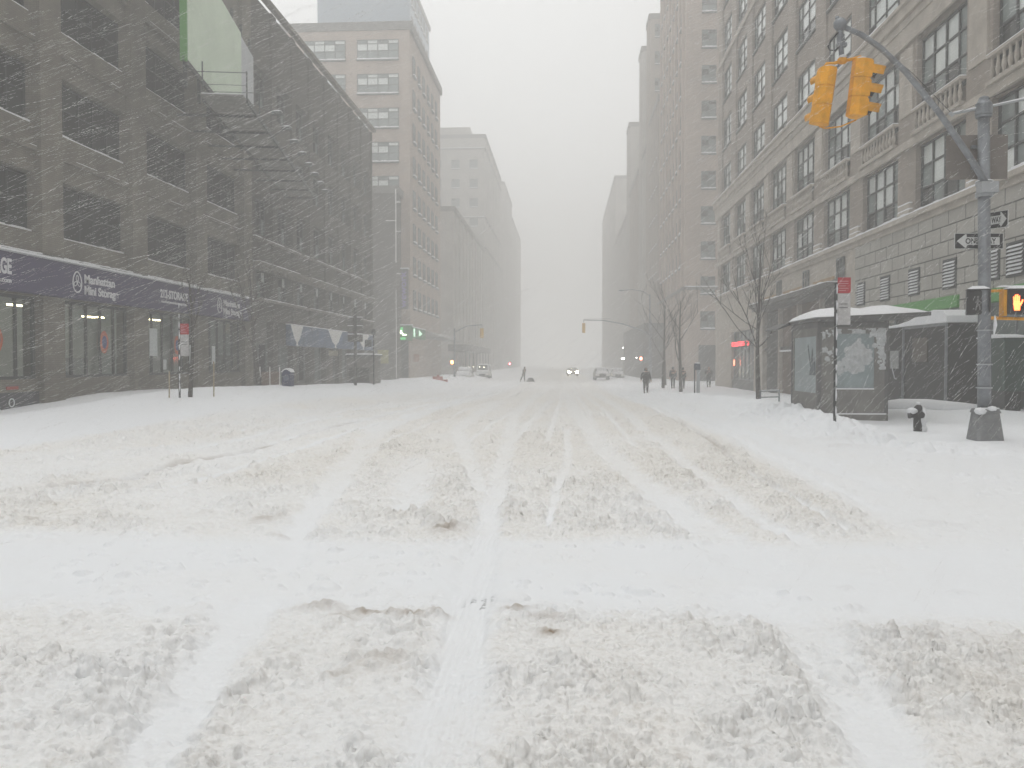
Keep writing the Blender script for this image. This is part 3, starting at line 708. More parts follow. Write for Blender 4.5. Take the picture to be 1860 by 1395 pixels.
# office windows, four patterns of blinds and painted sky reflection
C4 = [0,.17,.5,.83,1]; R3 = [0,.34,.68,1]
pat = [[0,2,2, 2,2,2, 2,2,2, 0,2,2],[2,2,2, 2,2,2, 0,2,2, 2,2,2],[0,1,2, 0,2,2, 2,2,2, 2,0,2],[0,2,2, 2,2,2, 2,2,2, 0,2,1],[1,1,2, 0,2,2, 0,2,2, 1,1,2]]
low_p = [[1,1,1, 0,2,2, 1,2,2, 0,1,2],[0,2,1, 1,2,2, 0,1,2, 1,2,1],[1,2,1, 0,2,2, 1,1,2, 2,1,1]]
up_w = [make_window(of,-1,3.6,2.41,C4,R3,FRAME_D,p_,bar=.07,sn=.03,snow=(i%2==0)) for i,p_ in enumerate(pat)]
lo_w = [make_window(of,-1,3.92,2.44,[0,.25,.5,.75,1],R3,FRAME_D,p_,bar=.09,sn=.05,snow=False) for p_ in low_p]
used = set()
for j,(za,zb) in enumerate(rows_):
    for i,(a,b) in enumerate(bayR):
        src = random.choice(lo_w if j < 2 else up_w)
        if j < 2 and src in used and len(used & set(lo_w)) < 3: src = [q for q in lo_w if q not in used][0]
        if j >= 2 and src in used and len(used & set(up_w)) < 5: src = [q for q in up_w if q not in used][0]
        o = clone(src, of) if src in used else src; used.add(src)
        o.location = Vector((13.27,(a+b)/2,za))-of.location; o.scale = (1,(b-a)/(3.96 if j < 2 else 3.96),(zb-za)/2.45*.995)
        if j >= 2: o.scale.y = (b-a)/3.63
# base storey
bs = MB()
bs.m(0); bs.box(13.0,13.6,YO0,39.5,3.82,6.89)
for a,b in ((YO0,21.4),(27.7,29.24),(35.6,39.5)): bs.box(13.0,13.6,a,b,-2,3.819)
part(bs, "stone_base", BLK, of)
bs = MB(); bs.box(13.02,13.6,39.502,YO1,5.42,6.89); bs.box(13.02,13.6,39.502,40.6,-2,5.419); bs.box(13.02,13.6,57.6,60.2,-2,5.419); bs.box(13.02,13.6,68.2,YO1,-2,5.419); bs.box(13.02,13.6,60.2,68.2,3.9,5.419)
part(bs, "smooth_base", STN, of)
pl = MB(); pl.box(12.95,13.6,21.4,27.7,-2,.75); pl.box(13.1,13.6,60.2,68.2,-2,.25); part(pl, "black_plinth", mat("black_granite",(.035,.037,.04),.35,var=.2,scale=5), of)
gr = MB(); gr.box(12.92,13.6,21.4,27.7,3.42,3.818); gr.box(12.92,13.6,29.24,35.6,3.42,3.818); part(gr, "green_fascia", mat("green_fascia",(.09,.30,.07),.55,var=.1,scale=3), of)
vents = None
for y in (38.65,35.8,32.9,29.95,27.1,25.7,22.8):
    if vents is None:
        f = MB(); f.box(-.04,.02,-.5,-.44,0,1.02); f.box(-.04,.02,.44,.5,0,1.02); f.box(-.04,.02,-.44,.44,0,.06); f.box(-.04,.02,-.44,.44,.96,1.02); f.box(0,.02,-.44,.44,.06,.96)
        vents = f.build("vent", FRAME_D, of); s_ = MB()
        for i in range(8): z = .10+i*.11; s_.add([(-.07,-.43,z),(-.07,.43,z),(-.005,.43,z+.06),(-.005,-.43,z+.06),(-.07,-.43,z-.02),(-.07,.43,z-.02)],[(0,1,2,3),(4,5,1,0)])
        q = s_.build("snowy_slats", CRUST, vents); reg(vents, q); o = vents
    else: o = clone(vents, of)
    o.location = Vector((12.998,y,4.06))-of.location
# small square windows above the canopy
swn = None
for y in (41.4,47.2,53.0,):
    if swn is None: swn = make_window(of,-1,1.0,1.0,[0,.5,1],[0,1],FRAME_G,[1,0],bar=.06,snow=False); o = swn; swn.name = "small_window"
    else: o = clone(swn, of)
    o.location = Vector((12.985,y,5.5))-of.location
TAN = mat("ochre_strip",(.36,.24,.12),.8,var=.3,scale=2)
for a,b in ((42.5,46.0),(48.2,52.2),(54.0,57.0)):
    m_ = MB(); m_.box(12.97,13.019,a,b,5.45,5.75); part(m_, "ochre_strip", TAN, of)
# canopy over dark entrance bays
cpy = MB(); cpy.box(12.1,13.6,40.7,57.5,5.05,5.3); cpy.box(12.3,13.6,40.7,57.5,4.85,5.049); part(cpy, "canopy", mat("canopy_metal",(.10,.095,.09),.6,var=.2,scale=2), of)
m_ = MB(); strip(m_,12.12,12.9,40.7,57.5,5.301,.07); part(m_, "canopy_snow", SNOW, of)
BRN = mat("brown_panel",(.12,.075,.055),.7,var=.35,scale=.8); DK = mat("dark_entrance",(.05,.047,.045),.7,var=.35,scale=1)
m_ = MB()
m_.m(0)
for i,(a,b,mm) in enumerate(((40.7,44.9,0),(45.1,49.2,1),(49.4,53.4,1),(53.6,57.5,0))):
    m_.m(mm); m_.box(13.3,13.6,a,b,-2,4.84)
m_.m(0); m_.box(13.15,13.29,40.7,57.5,2.3,2.5)
part(m_, "entrance_panels", [DK,BRN], of)
m_ = MB()
for y in (45.0,49.3,53.5): m_.box(13.05,13.6,y-.1,y+.1,-2,4.84)
part(m_, "entrance_posts", STN, of)
m_ = MB(); m_.box(13.0,13.14,42,46,2.2,2.3); m_.box(13.0,13.14,50,53,2.2,2.3); part(m_, "entrance_snow", SNOW, of)
# shop windows
def shopwin(par, s, x, a, b, z0, z1, n_, fm, pm, nm="shop_window"):
    f = MB(); f.box(x,x+s*.08,a,a+.08,z0,z1); f.box(x,x+s*.08,b-.08,b,z0,z1); f.box(x,x+s*.08,a+.08,b-.08,z0,z0+.08); f.box(x,x+s*.08,a+.08,b-.08,z1-.08,z1)
    for i in range(1,n_): y = a+(b-a)*i/n_; f.box(x,x+s*.07,y-.035,y+.035,z0+.08,z1-.08)
    fo = part(f, nm, fm, par); p = MB(); xx = x+s*.02
    p.add([(xx,a,z0),(xx,b,z0),(xx,b,z1),(xx,a,z1)],[(0,1,2,3)] if s > 0 else [(3,2,1,0)])
    q = part(p, "pane", pm, fo); return fo
SHG = glassmat("grey_green_shop_glass",(.17,.20,.19),.1,.3)
shopwin(of,-1,13.3,21.4,27.7,.75,3.42,4,GALV,SHG); shopwin(of,-1,13.35,29.24,35.6,-.2,3.42,3,GALV,GL_DARK)
shopwin(of,-1,13.3,60.2,68.2,.25,3.9,6,GALV,SHG)
m_ = MB(); m_.m(0); m_.box(12.96,12.975,29.3,29.3,1,1.5); 
# entrance vestibule, dark, snow-capped
vb = empty("entrance_vestibule", (12,30.6,.2), 0, "black glazed winter porch with a snow-covered roof beside the bus shelter", "porch")
VD = mat("black_porch_panel",(.012,.012,.013),.6,var=.35,scale=1.1)
m_ = MB(); m_.box(12.0,12.95,27.76,33.8,.1,2.82); part(m_, "body", VD, vb)
for y in (27.78,31.2,33.7):
    m_ = MB(); m_.box(11.93,11.999,y-.03,y+.03,.1,2.82); part(m_, "frame_post", GALV, vb)
m_ = MB(); m_.box(11.95,11.999,27.85,31.1,2.74,2.82); part(m_, "head_rail", GALV, vb)
m_ = MB(); m_.box(11.95,11.98,31.6,32.4,1.35,2.0); part(m_, "door_notice", mat("grey_notice",(.3,.31,.31),.7,var=.2,scale=6), vb)
m_ = MB(); m_.tube([(11.9,32.1,1.55),(11.88,32.05,1.45),(11.88,31.75,1.0),(11.9,31.6,.98)],.02,6); part(m_, "door_handle", GALV_L, vb)
m_ = MB(); m_.box(11.96,11.99,29.2,30.4,1.6,2.4); part(m_, "window_reflection_panel", mat("brownish_panel",(.07,.055,.045),.4,var=.3,scale=2), vb)
pts = [(27.65,2.83),(27.65,3.05),(27.9,3.22),(28.6,3.28),(29.6,3.2),(30.6,3.02),(31.6,2.93),(33.95,2.87),(33.95,2.83)]
m_ = MB(); m_.prism(pts,'x',11.9,13.0); part(m_, "roof_snow", SNOW, vb, bevel=.05)
# poster in the narrow window by the stone pier
po = empty("poster", (12.9,29.5,1), 0, "small poster with an orange shape above green ones beside the stone pier", "poster")
m_ = MB(); m_.box(12.88,12.9,29.26,29.9,.95,1.75); part(m_, "sheet", PAPER, po)
m_ = MB(); m_.prism([(29.42,1.35),(29.5,1.52),(29.6,1.6),(29.7,1.5),(29.75,1.35),(29.6,1.28)],'x',12.872,12.879); part(m_, "orange_shape", mat("poster_orange",(.5,.14,.07),.7), po)
m_ = MB(); m_.prism([(29.34,1.05),(29.4,1.2),(29.5,1.22),(29.55,1.12),(29.65,1.24),(29.8,1.2),(29.84,1.05)],'x',12.872,12.879); part(m_, "green_shape", mat("poster_green",(.08,.22,.12),.7), po)
# red running-light display in the far shop window
ld = empty("led_sign", (13.1,65,2.8), 0, "red scrolling light display in the shop window behind the street tree", "sign")
m_ = MB(); m_.box(13.0,13.18,61.4,68.0,2.72,3.14); part(m_, "display_case", mat("dark_display",(.05,.02,.02),.5), ld)
m_ = MB()
rr = random.Random(4)
for i in range(38):
    if i in (28,29,30,31,32): continue
    for j in range(5):
        if rr.random() < .62: m_.box(12.985,12.999,67.7-i*.165,67.7-i*.165+.11,2.78+j*.065,2.825+j*.065)
part(m_, "light_dots", emat("red_led",(1,.05,.06),5), ld)
ne = MB(); ne.box(13.0,13.05,66.9,67.25,1.3,1.75); tag(ne.build("neon_sign", emat("neon_red",(1,.25,.15),3)), "small glowing orange light low in the far shop window", "light")
# dark green street cabinet by the corner window
cb = empty("street_cabinet", (12.3,25.1,.2), 0, "dark green cabinet with snow on its flat top right of the signal pole", "cabinet")
DG = mat("dark_green_paint",(.018,.045,.036),.45,var=.25,scale=4)
m_ = MB(); m_.box(12.05,12.6,24.35,25.9,.78,2.26); part(m_, "body", DG, cb, bevel=.02)
m_ = MB(); m_.box(12.12,12.55,24.45,25.8,-.1,.779); part(m_, "base", BLACK, cb)
m_ = MB(); m_.box(12.03,12.049,24.3,24.4,.82,2.2); m_.box(12.03,12.049,25.1,25.13,.82,2.2); part(m_, "door_trim", mat("green_trim",(.03,.07,.055),.4), cb)
m_ = MB(); m_.prism([(24.3,2.262),(24.32,2.32),(24.9,2.37),(25.6,2.36),(25.95,2.30),(25.95,2.262)],'x',12.03,12.62); part(m_, "top_snow", SNOW, cb)

# ---------------------------------------------------------------- block buildings fading into the snow
def window_unit(par, s, wd, ht, pan, m=FRAME_G, face='x', snow=.06):
    o = make_window(par, s, wd, ht, [0,.5,1], [0,.5,1], m, pan, bar=.08, sn=snow)
    if face == 'y': o.rotation_euler = (0,0,-s*math.pi/2)
    return o
def block(name, label, x0, x1, y0, y1, z1, m, side, south=None, west=None, ribs=None, z0=-2, cap=.3, corn=None, grp=None, setb=None):
    """side=-1: the building stands left of the street (its street face is x1); +1: right (street face x0)"""
    fx = x1 if side < 0 else x0; s = 1 if side < 0 else -1
    b = empty(name, (fx,(y0+y1)/2,0), 0, label, "building", grp)
    wl = MB(); wl.box(x0,x1,y0,y1,z0,z1)
    if ribs:
        y = y0+ribs/2
        while y < y1: wl.box(fx,fx+s*.25,y-.35,y+.35,z0,z1-.01); y += ribs
    if setb:
        for (a0,a1,c0,c1,zt) in setb: wl.box(a0,a1,c0,c1,z1+.001,zt)
    part(wl, "wall", m, b)
    cp = MB(); cp.box(x0-.0,x1+.0,y0-.15,y0-.001,z1-.5,z1+cap); cp.box(fx+s*.001,fx+s*.3,y0-.15,y1,z1-.5,z1+cap)
    part(cp, "roof_edge", CONC, b)
    if corn:
        cc = MB(); ss = MB()
        for z in corn: cc.box(x0,x1+ (0 if side<0 else 0),y0-.25,y0-.002,z,z+.3); cc.box(fx+s*.002,fx+s*.32,y0-.25,y1,z,z+.3); ss.box(x0,x1,y0-.24,y0-.003,z+.301,z+.42)
        part(cc, "cornice", CONC, b); part(ss, "cornice_snow", SNOW, b)
    if south:   # windows on the end that faces the camera
        cxs, zs, wd, ht, pan = south; u = None
        for i,cx in enumerate(cxs):
            for z in zs:
                if u is None: u = make_window(b,1,wd,ht,[0,.25,.5,.75,1] if wd > 3 else [0,.5,1],[0,.45,.8,1],FRAME_G,pan,bar=.09,sn=.13); u.rotation_euler = (0,0,-math.pi/2); o = u
                else: o = clone(u, b)
                o.location = Vector((cx,y0-.01,z))-b.location
    if west:    # windows on the street face
        cys, zs, wd, ht, pan = west; u = None
        for cyy in cys:
            for z in zs:
                if u is None: u = make_window(b,s,wd,ht,[0,.5,1],[0,.5,1],FRAME_G,pan,bar=.08,sn=.18); o = u
                else: o = clone(u, b)
                o.location = Vector((fx+s*.012,cyy,z))-b.location
    return b
PINK = mat("pinkish_brick",(.42,.35,.30),.9,var=.18,scale=.5,bump=.2)  # far brick tones raised to mimic haze thickening with distance
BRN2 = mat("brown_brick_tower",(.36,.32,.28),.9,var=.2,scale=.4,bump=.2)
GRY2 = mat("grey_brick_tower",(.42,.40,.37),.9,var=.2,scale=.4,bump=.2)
DRKB = mat("dark_end_wall",(.105,.098,.09),.9,var=.25,scale=.5,bump=.3)
# left
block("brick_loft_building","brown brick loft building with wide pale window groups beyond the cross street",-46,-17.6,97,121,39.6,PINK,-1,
      south=([-21.2,-27.3,-33.4],[35.8-3.84*k for k in range(8)],4.75,2.25,[1,2,1,1,2,2,1,2,1,1,1,2]),
      west=([99.6+3.45*i for i in range(6)],[34.6-3.84*k for k in range(8)],1.5,2.2,[2,2,1,2]), cap=.45)
block("annex_building","dark windowless annex wall in front of the brick loft building",-40,-18.6,93.6,96.9,20.6,DRKB,-1)
block("glass_tower","blue-grey glass tower rising behind the brick loft building",-40.6,-25.3,140,160,63.5,mat("blue_grey_curtain_wall",(.13,.20,.27),.3,var=.12,scale=.3),-1,
      west=([142+3*i for i in range(6)],[40+4*k for k in range(6)],1.6,2.4,[2,1,2,1]))
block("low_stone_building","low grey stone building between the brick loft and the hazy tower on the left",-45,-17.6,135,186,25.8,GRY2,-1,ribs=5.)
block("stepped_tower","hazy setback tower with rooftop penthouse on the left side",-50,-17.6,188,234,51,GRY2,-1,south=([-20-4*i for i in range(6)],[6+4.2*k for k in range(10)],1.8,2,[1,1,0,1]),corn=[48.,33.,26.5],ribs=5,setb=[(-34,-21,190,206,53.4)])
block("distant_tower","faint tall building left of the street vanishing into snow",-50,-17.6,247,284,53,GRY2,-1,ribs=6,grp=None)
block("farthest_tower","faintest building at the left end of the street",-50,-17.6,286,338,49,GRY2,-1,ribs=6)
# right
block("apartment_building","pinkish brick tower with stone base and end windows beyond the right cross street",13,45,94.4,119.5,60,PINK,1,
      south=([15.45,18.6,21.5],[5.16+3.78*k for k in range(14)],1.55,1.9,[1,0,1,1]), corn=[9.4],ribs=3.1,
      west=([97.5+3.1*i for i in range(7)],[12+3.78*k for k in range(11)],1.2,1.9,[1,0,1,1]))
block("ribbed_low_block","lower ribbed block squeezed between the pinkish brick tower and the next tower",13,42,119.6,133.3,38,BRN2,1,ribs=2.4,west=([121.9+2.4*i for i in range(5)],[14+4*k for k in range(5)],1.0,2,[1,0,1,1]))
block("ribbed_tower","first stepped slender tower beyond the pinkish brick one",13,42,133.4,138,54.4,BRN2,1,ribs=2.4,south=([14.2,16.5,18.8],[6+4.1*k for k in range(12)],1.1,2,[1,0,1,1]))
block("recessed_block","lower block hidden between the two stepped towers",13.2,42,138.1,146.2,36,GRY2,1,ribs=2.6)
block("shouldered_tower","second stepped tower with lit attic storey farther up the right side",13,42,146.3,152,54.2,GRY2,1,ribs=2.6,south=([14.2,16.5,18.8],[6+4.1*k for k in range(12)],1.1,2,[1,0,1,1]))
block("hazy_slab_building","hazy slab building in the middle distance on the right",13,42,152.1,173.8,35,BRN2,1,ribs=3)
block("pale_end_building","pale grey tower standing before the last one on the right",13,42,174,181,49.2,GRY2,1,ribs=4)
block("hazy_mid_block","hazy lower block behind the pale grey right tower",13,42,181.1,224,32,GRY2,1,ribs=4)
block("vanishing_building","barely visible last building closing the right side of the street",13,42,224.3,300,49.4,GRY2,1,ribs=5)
# ground-floor strip of the pinkish tower: dark glazed opening
m_ = MB(); m_.box(14.5,17.2,94.25,94.39,-1,3.4); tag(m_.build("shutter", mat("dark_shutter",(.055,.06,.06),.5,var=.2,scale=1)), "dark glazed shopfront shutter at the foot of the pinkish brick tower", "shutter")

# unseen blocks added at the near corners, sized to shade the air over the crossing
for nm,lb,x0,x1,y0,y1,h in (("unseen_shading_block","unseen dark block added left of the near crossing to shade the air",-60,-17.6,-30,1.5,21),("unseen_shading_block","unseen tan block added right of the near crossing to shade the air",13.2,60,-30,5.5,24)):
    m_ = MB(); m_.box(x0,x1,y0,y1,-1.3,h); b_ = m_.build(nm, BRN2 if x0 > 0 else DRKB, None); tag(b_, lb, "building")
    fx = x1 if x0 < 0 else x0; s_ = 1 if x0 < 0 else -1
    m_ = MB()
    for j in range(3):
        for i in range(6): m_.box(fx,fx+s_*.05,y0+2+i*4.4,y0+4.4+i*4.4,4+j*4.2,6.3+j*4.2)
    o = m_.build("window_band", GL_MID, b_); o["kind"] = "stuff"
# ================================================================== STREET FURNITURE
# ---- near traffic signal pole
X0, Y0 = 8.05, 17.0
sp = empty("signal_pole", (X0,Y0,0), 0, "grey steel traffic signal pole with long curved arm standing on the near right corner", "signal pole")
m_ = MB()
m_.frus(X0+.02,Y0,-.25,.62,.30,.30,.20,.20,.05); m_.frus(X0+.02,Y0,.62,.70,.22,.22,.19,.19,.04)
part(m_, "base", mat("cast_base_grey",(.21,.215,.22),.6,var=.25,scale=8,bump=.3,bscale=30), sp, bevel=.012)
m_ = MB(); m_.tube([(X0,Y0,.6),(X0-.03,Y0,3),(X0-.09,Y0,6.35)],[.12,.112,.104],20); part(m_, "shaft", GALV, sp, smooth=True)
m_ = MB(); m_.tube([(X0-.09,Y0,6.30),(X0-.09,Y0,6.36),(X0-.09,Y0,6.50),(X0-.09,Y0,6.56),(X0-.09,Y0,6.63),(X0-.09,Y0,6.66)],[.15,.155,.15,.11,.085,.02],14); m_.tube([(X0-.09,Y0,6.25),(X0-.09,Y0,6.29)],[.135,.15],14)
part(m_, "cap", GALV, sp)
arm = [(X0-.05,Y0-.14,4.90),(7.62,Y0-.14,5.52),(7.07,Y0-.14,6.33),(6.45,Y0-.14,7.10),(5.98,Y0-.14,7.56),(5.62,Y0-.14,7.82),(5.30,Y0-.14,7.97),(5.2,Y0-.14,8.0)]
m_ = MB(); m_.tube(arm,[.062,.06,.058,.055,.052,.05,.05,.045],12); part(m_, "mast_arm", GALV, sp, smooth=True)
m_ = MB()
for z in (4.78,5.0): m_.tube([(X0-.06,Y0,z-.035),(X0-.06,Y0,z+.035)],[.155,.155],16)
m_.box(X0-.22,X0+.1,Y0-.24,Y0-.02,4.80,5.0); part(m_, "clamp", GALV_L, sp)
m_ = MB()
for z in (4.815,5.036): m_.tube([(X0-.06,Y0,z),(X0-.06,Y0,z+.02)],[.16,.15],12)
m_.tube([(X0+.10,Y0-.12,2.1),(X0+.12,Y0-.13,2.3),(X0+.115,Y0-.12,2.48)],[.01,.035,.01],6)
part(m_, "clamp_snow", SNOW, sp)
m_ = MB()
for z in (1.10,1.55,2.2): m_.tube([(X0-.01,Y0,z-.012),(X0-.01,Y0,z+.012)],[.143,.143],16)
part(m_, "straps", GALV_L, sp)
m_ = MB(); m_.tube([(7.37,Y0,6.33),(X0-.1,Y0,6.44)],.022,6); m_.tube([(X0-.08,Y0,6.44),(8.9,Y0,6.62)],.022,6); m_.tube([(7.33,Y0,6.36),(7.40,Y0,6.30)],.035,6); part(m_, "cross_rod", GALV_L, sp)
m_ = MB(); m_.tube([(7.40,Y0,6.358),(X0-.22,Y0,6.445)],.016,6); m_.tube([(X0+.06,Y0,6.48),(8.88,Y0,6.645)],.016,6); part(m_, "rod_snow", SNOW, sp)
m_ = MB(); m_.tube([(5.75,Y0-.14,7.78),(6.6,Y0-.07,7.1),(7.35,Y0,6.36)],.006,4); m_.tube([(7.45,Y0,6.34),(X0,Y0-.1,6.6),(8.7,Y0,6.9)],.005,4); part(m_, "guy_wire", BLACK, sp)
m_ = MB(); m_.blob((5.22,Y0-.14,8.02),(.13,.12,.13),10); m_.tube([(5.17,Y0-.14,8.12),(5.17,Y0-.14,8.17)],.04,6)
part(m_, "end_cap", GALV, sp, smooth=True)
m_ = MB(); m_.blob((7.88,Y0-.2,.66),(.12,.10,.07),8,.1); m_.blob((8.10,Y0-.20,.71),(.10,.08,.05),8,.1); m_.box(7.86,8.24,Y0-.19,Y0-.14,.70,.725); part(m_, "base_snow", SNOW, sp, smooth=True)
m_ = MB(); m_.box(7.95,8.7,Y0-.62,Y0-.36,-.12,.06); part(m_, "footing_slab", CONC, sp)

# ---- the pair of signal heads hanging from the arm
def face3(parent, x, y, z, ang, tilt, name):
    """three-lamp head: local +Y is the side the lamps face; returns the body part"""
    M = Matrix.Translation((x,y,z)) @ Euler((0,tilt,0)).to_matrix().to_4x4() @ Matrix.Rotation(ang,4,'Z')
    b = MB(); cc = .045; W=.165; D=.13; 
    prof = [(-W,-D+.10),(-W+.09,-D-.03),(W-.09,-D-.03),(W,-D+.10),(W,D),(-W,D)]
    for k in range(3): b.prism([(px,py) for px,py in prof],'z',-.36*(k+1)+.006,-.36*k-.006)
    for k in range(3): b.prism([(px*.96,py*.94) for px,py in prof],'z',-.36*(k+1)-.006,-.36*(k+1)+.006) if k < 2 else None
    b.xf(M); bo = part(b, name, YEL, parent, bevel=.012)
    d = MB()
    for k in range(3):
        zc = -.36*k-.18; d.box(-W+.012,W-.012,D+.001,D+.035,zc-.155,zc+.155)
    d.xf(M); part(d, "lamp_door", YEL, bo, bevel=.01)
    v = MB(); vi = MB(); ln = MB()
    for k in range(3):
        zc = -.36*k-.18; n = 14; r = .142; o_ = len(v.v)
        ring = []
        for i in range(n+1):
            a = math.radians(-28+236*i/n); ring.append((r*math.cos(a), r*math.sin(a), .30-.10*(1-math.sin(max(0,a)) if a>0 else 1)*.7))
        vs = []
        for (a,c,l) in ring: vs += [(a,D+.036,zc+c),(a,D+.036+l,zc+c),(a*.955,D+.036,zc+c*.955),(a*.955,D+.036+l,zc+c*.955)]
        fs = []
        for i in range(n): q = i*4; fs += [(q,q+1,q+5,q+4),(q+1,q+3,q+7,q+5)]
        v.add(vs, fs)
        vi.add(vs, [(i*4+2,i*4+6,i*4+7,i*4+3) for i in range(n)])
        ln.prism([(r*.93*math.cos(t),zc+r*.93*math.sin(t)) for t in [2*math.pi*i/16 for i in range(16)]],'y',D+.036,D+.05)
        ln.m(min(k+1,2))
    v.xf(M); vi.xf(M); ln.xf(M)
    part(v, "visor", YEL, bo, smooth=True); part(vi, "visor_lining", BLACK, bo); part(ln, "lens", [mat("red_lens",(.12,.015,.012),.2),mat("amber_lens",(.16,.08,.01),.2),mat("green_lens",(.01,.09,.05),.2)], bo)
    return bo
th = empty("traffic_signal", (5.25,Y0-.14,7.95), 0, "two yellow traffic signal heads swinging under the end of the near mast arm", "traffic signal")
hx, hy, hz = 5.27, Y0-.14, 7.42
m_ = MB(); m_.tube([(5.22,hy,7.95),(5.23,hy,7.80)],.05,8); m_.tube([(5.23,hy,7.82),(5.24,hy,7.62)],.075,10); m_.tube([(5.24,hy,7.62),(5.26,hy,7.35)],.05,8); m_.box(5.16,5.34,hy-.06,hy+.06,7.60,7.66); part(m_, "hanger", GALV, th)
m_ = MB(); m_.tube([(5.18,hy-.02,7.86),(5.05,hy-.03,7.72),(4.99,hy-.03,7.60),(5.02,hy-.03,7.53),(5.12,hy-.03,7.52),(5.18,hy-.02,7.58)],.014,6); part(m_, "cable", BLACK, th)
m_ = MB(); m_.tube([(4.92,hy,7.20),(4.98,hy,7.285),(5.12,hy,7.29),(5.27,hy,7.33),(5.45,hy,7.36),(5.60,hy,7.40),(5.66,hy,7.33)],.032,8); m_.blob((5.27,hy,7.34),(.10,.08,.075),10); part(m_, "yoke", YEL, th, smooth=True); m_ = MB(); m_.tube([(4.85,hy,6.10),(4.95,hy,6.06),(5.25,hy,6.09),(5.54,hy,6.21)],.014,6); part(m_, "tie_bar", YEL, th, smooth=True)
face3(th, 5.02, hy, 7.20, R(14), R(8.2), "left_head")
face3(th, 5.64, hy, 7.34, R(-78), R(6.5), "right_head")

for q_ in ((5.03,7.215,.13),(5.62,7.355,.12),(5.27,7.41,.08)):
    m_ = MB(); m_.blob((q_[0],hy-.02,q_[1]),(q_[2],q_[2]*.8,.035),8,.15); part(m_, "snow_cap", CRUST, th, smooth=True)
# ---- signs on the pole
BLKS = mat("black_sign_face",(.022,.023,.025),.5,var=.2,scale=9); WHS = mat("white_sign_face",(.60,.61,.60),.55,var=.06,scale=9)
def one_way(loc, rz, w_, h_, arrow_left, label):
    t = empty("one_way_sign", loc, rz, label, "sign")
    m = MB(); m.box(-w_/2,w_/2,0,.012,-h_/2,h_/2); b = m.build("border_panel", WHS, t)
    m = MB(); m.box(-w_/2+.012,w_/2-.012,-.004,-.001,-h_/2+.012,h_/2-.012); m.build("black_face", BLKS, t)
    s = -1 if arrow_left else 1
    xs = lambda v: s*v*w_
    p = [(xs(.455),0),(xs(.28),h_*.43),(xs(.255),h_*.40),(xs(.255),h_*.24),(xs(-.42),h_*.24),(xs(-.42),-h_*.24),(xs(.255),-h_*.24),(xs(.255),-h_*.40),(xs(.28),-h_*.43)]
    m = MB(); m.prism(p,'y',-.008,-.005); m.build("arrow", WHS, t)
    tx = text("lettering","ONE WAY",h_*.46,BLKS,t,(xs(.0)+(-.0),-.0105,-h_*.155),ROT_F,.001,1,.004,'CENTER'); d = max(v.co.x for v in tx.data.vertices)*2
    tx.scale = (w_*.64/d,1,1); tx.location.x = s*-.03*w_+ (.0 if arrow_left else 0)
    return t
one_way((7.98,17.16,3.93), R(3), .94, .31, True, "black and white ONE WAY sign pointing left behind the signal pole")
one_way((8.25,17.20,4.33), R(-56), .60, .33, False, "ONE WAY sign turned along the side street, mostly hidden behind the pole")
bsn = empty("blank_sign", (7.92,17.2,5.5), 0, "large plain brown-grey sign board behind the top of the signal pole", "sign")
BSG = mat("brown_grey_sign",(.20,.178,.162),.8,var=.12,scale=4)
m_ = MB(); m_.box(7.35,8.50,17.17,17.19,5.12,5.97); part(m_, "board", BSG, bsn)
m_ = MB(); m_.box(7.8,8.1,17.1,17.169,5.3,5.36); m_.box(7.8,8.1,17.1,17.169,5.7,5.76); part(m_, "bracket", GALV, bsn)
# ---- pedestrian signals
def ped_sig(loc, rz, lit, label, body=BLACK):
    t = empty("pedestrian_signal", loc, rz, label, "pedestrian signal")
    m = MB(); m.box(-.19,.19,0,.20,-.235,.235); m.build("housing", body, t, bevel=.015)
    m = MB(); m.box(-.165,.165,-.006,-.001,-.21,.21); m.build("screen", mat("ped_screen",(.014,.014,.015),.35,var=.2,scale=12), t)
    m = MB(); m.box(-.2,.2,-.10,.2,.236,.25); m.box(-.2,-.188,-.10,0,-.2,.2355); m.box(.188,.2,-.10,0,-.2,.2355); m.build("hood", body, t)
    m = MB(); m.frus(0,.05,.251,.31,.20,.15,.10,.08); m.build("hood_snow", SNOW, t)
    if lit:
        H = MB(); q = .0105
        palm = [(-.055,-.16),(-.06,-.10),(-.075,-.04),(-.07,.02),(.045,.02),(.055,-.02),(.05,-.09),(.045,-.16)]
        H.prism(palm,'y',-.016,-.007)
        for (x,y_,l) in ((-.062,.02,.085),(-.032,.02,.12),(-.002,.02,.125),(.028,.02,.10)): H.tube([(x,-.012,y_-.01),(x*1.08,-.012,y_+l)],.0125,8)
        H.tube([(.045,-.012,-.07),(.075,-.012,-.02),(.098,-.012,.045)],.0135,8)
        H.build("lit_hand", emat("orange_hand",(1,.13,.035),6), t)
    else:
        H = MB(); 
        H.blob((0,-.012,.10),(.022,.006,.024),8); H.tube([(0,-.012,.07),(-.005,-.012,-.02)],.02,6); H.tube([(-.005,-.012,-.02),(-.04,-.012,-.15)],.013,6); H.tube([(-.005,-.012,-.02),(.03,-.012,-.08),(.035,-.012,-.15)],.013,6); H.tube([(0,-.012,.05),(-.045,-.012,-.01)],.01,6); H.tube([(0,-.012,.05),(.045,-.012,.0)],.01,6)
        H.build("walking_figure", mat("unlit_lamp_grey",(.22,.22,.22),.5), t)
    return t
p1 = ped_sig((8.595,16.93,2.735), R(0), True, "pedestrian signal showing a lit orange hand right of the pole", BLACK)
p2_ = ped_sig((7.92,16.95,2.735), R(-18), False, "unlit black pedestrian signal with dim walking figure left of the pole")
p2_.location.x = 7.88
yb = empty("signal_bracket", (8.3,17.05,2.7), 0, "yellow bracket arms holding the lit pedestrian signal", "bracket")
m_ = MB(); m_.tube([(X0+.05,17.05,2.95),(8.9,17.05,3.0)],.028,8); part(m_, "upper_arm", YEL, yb)
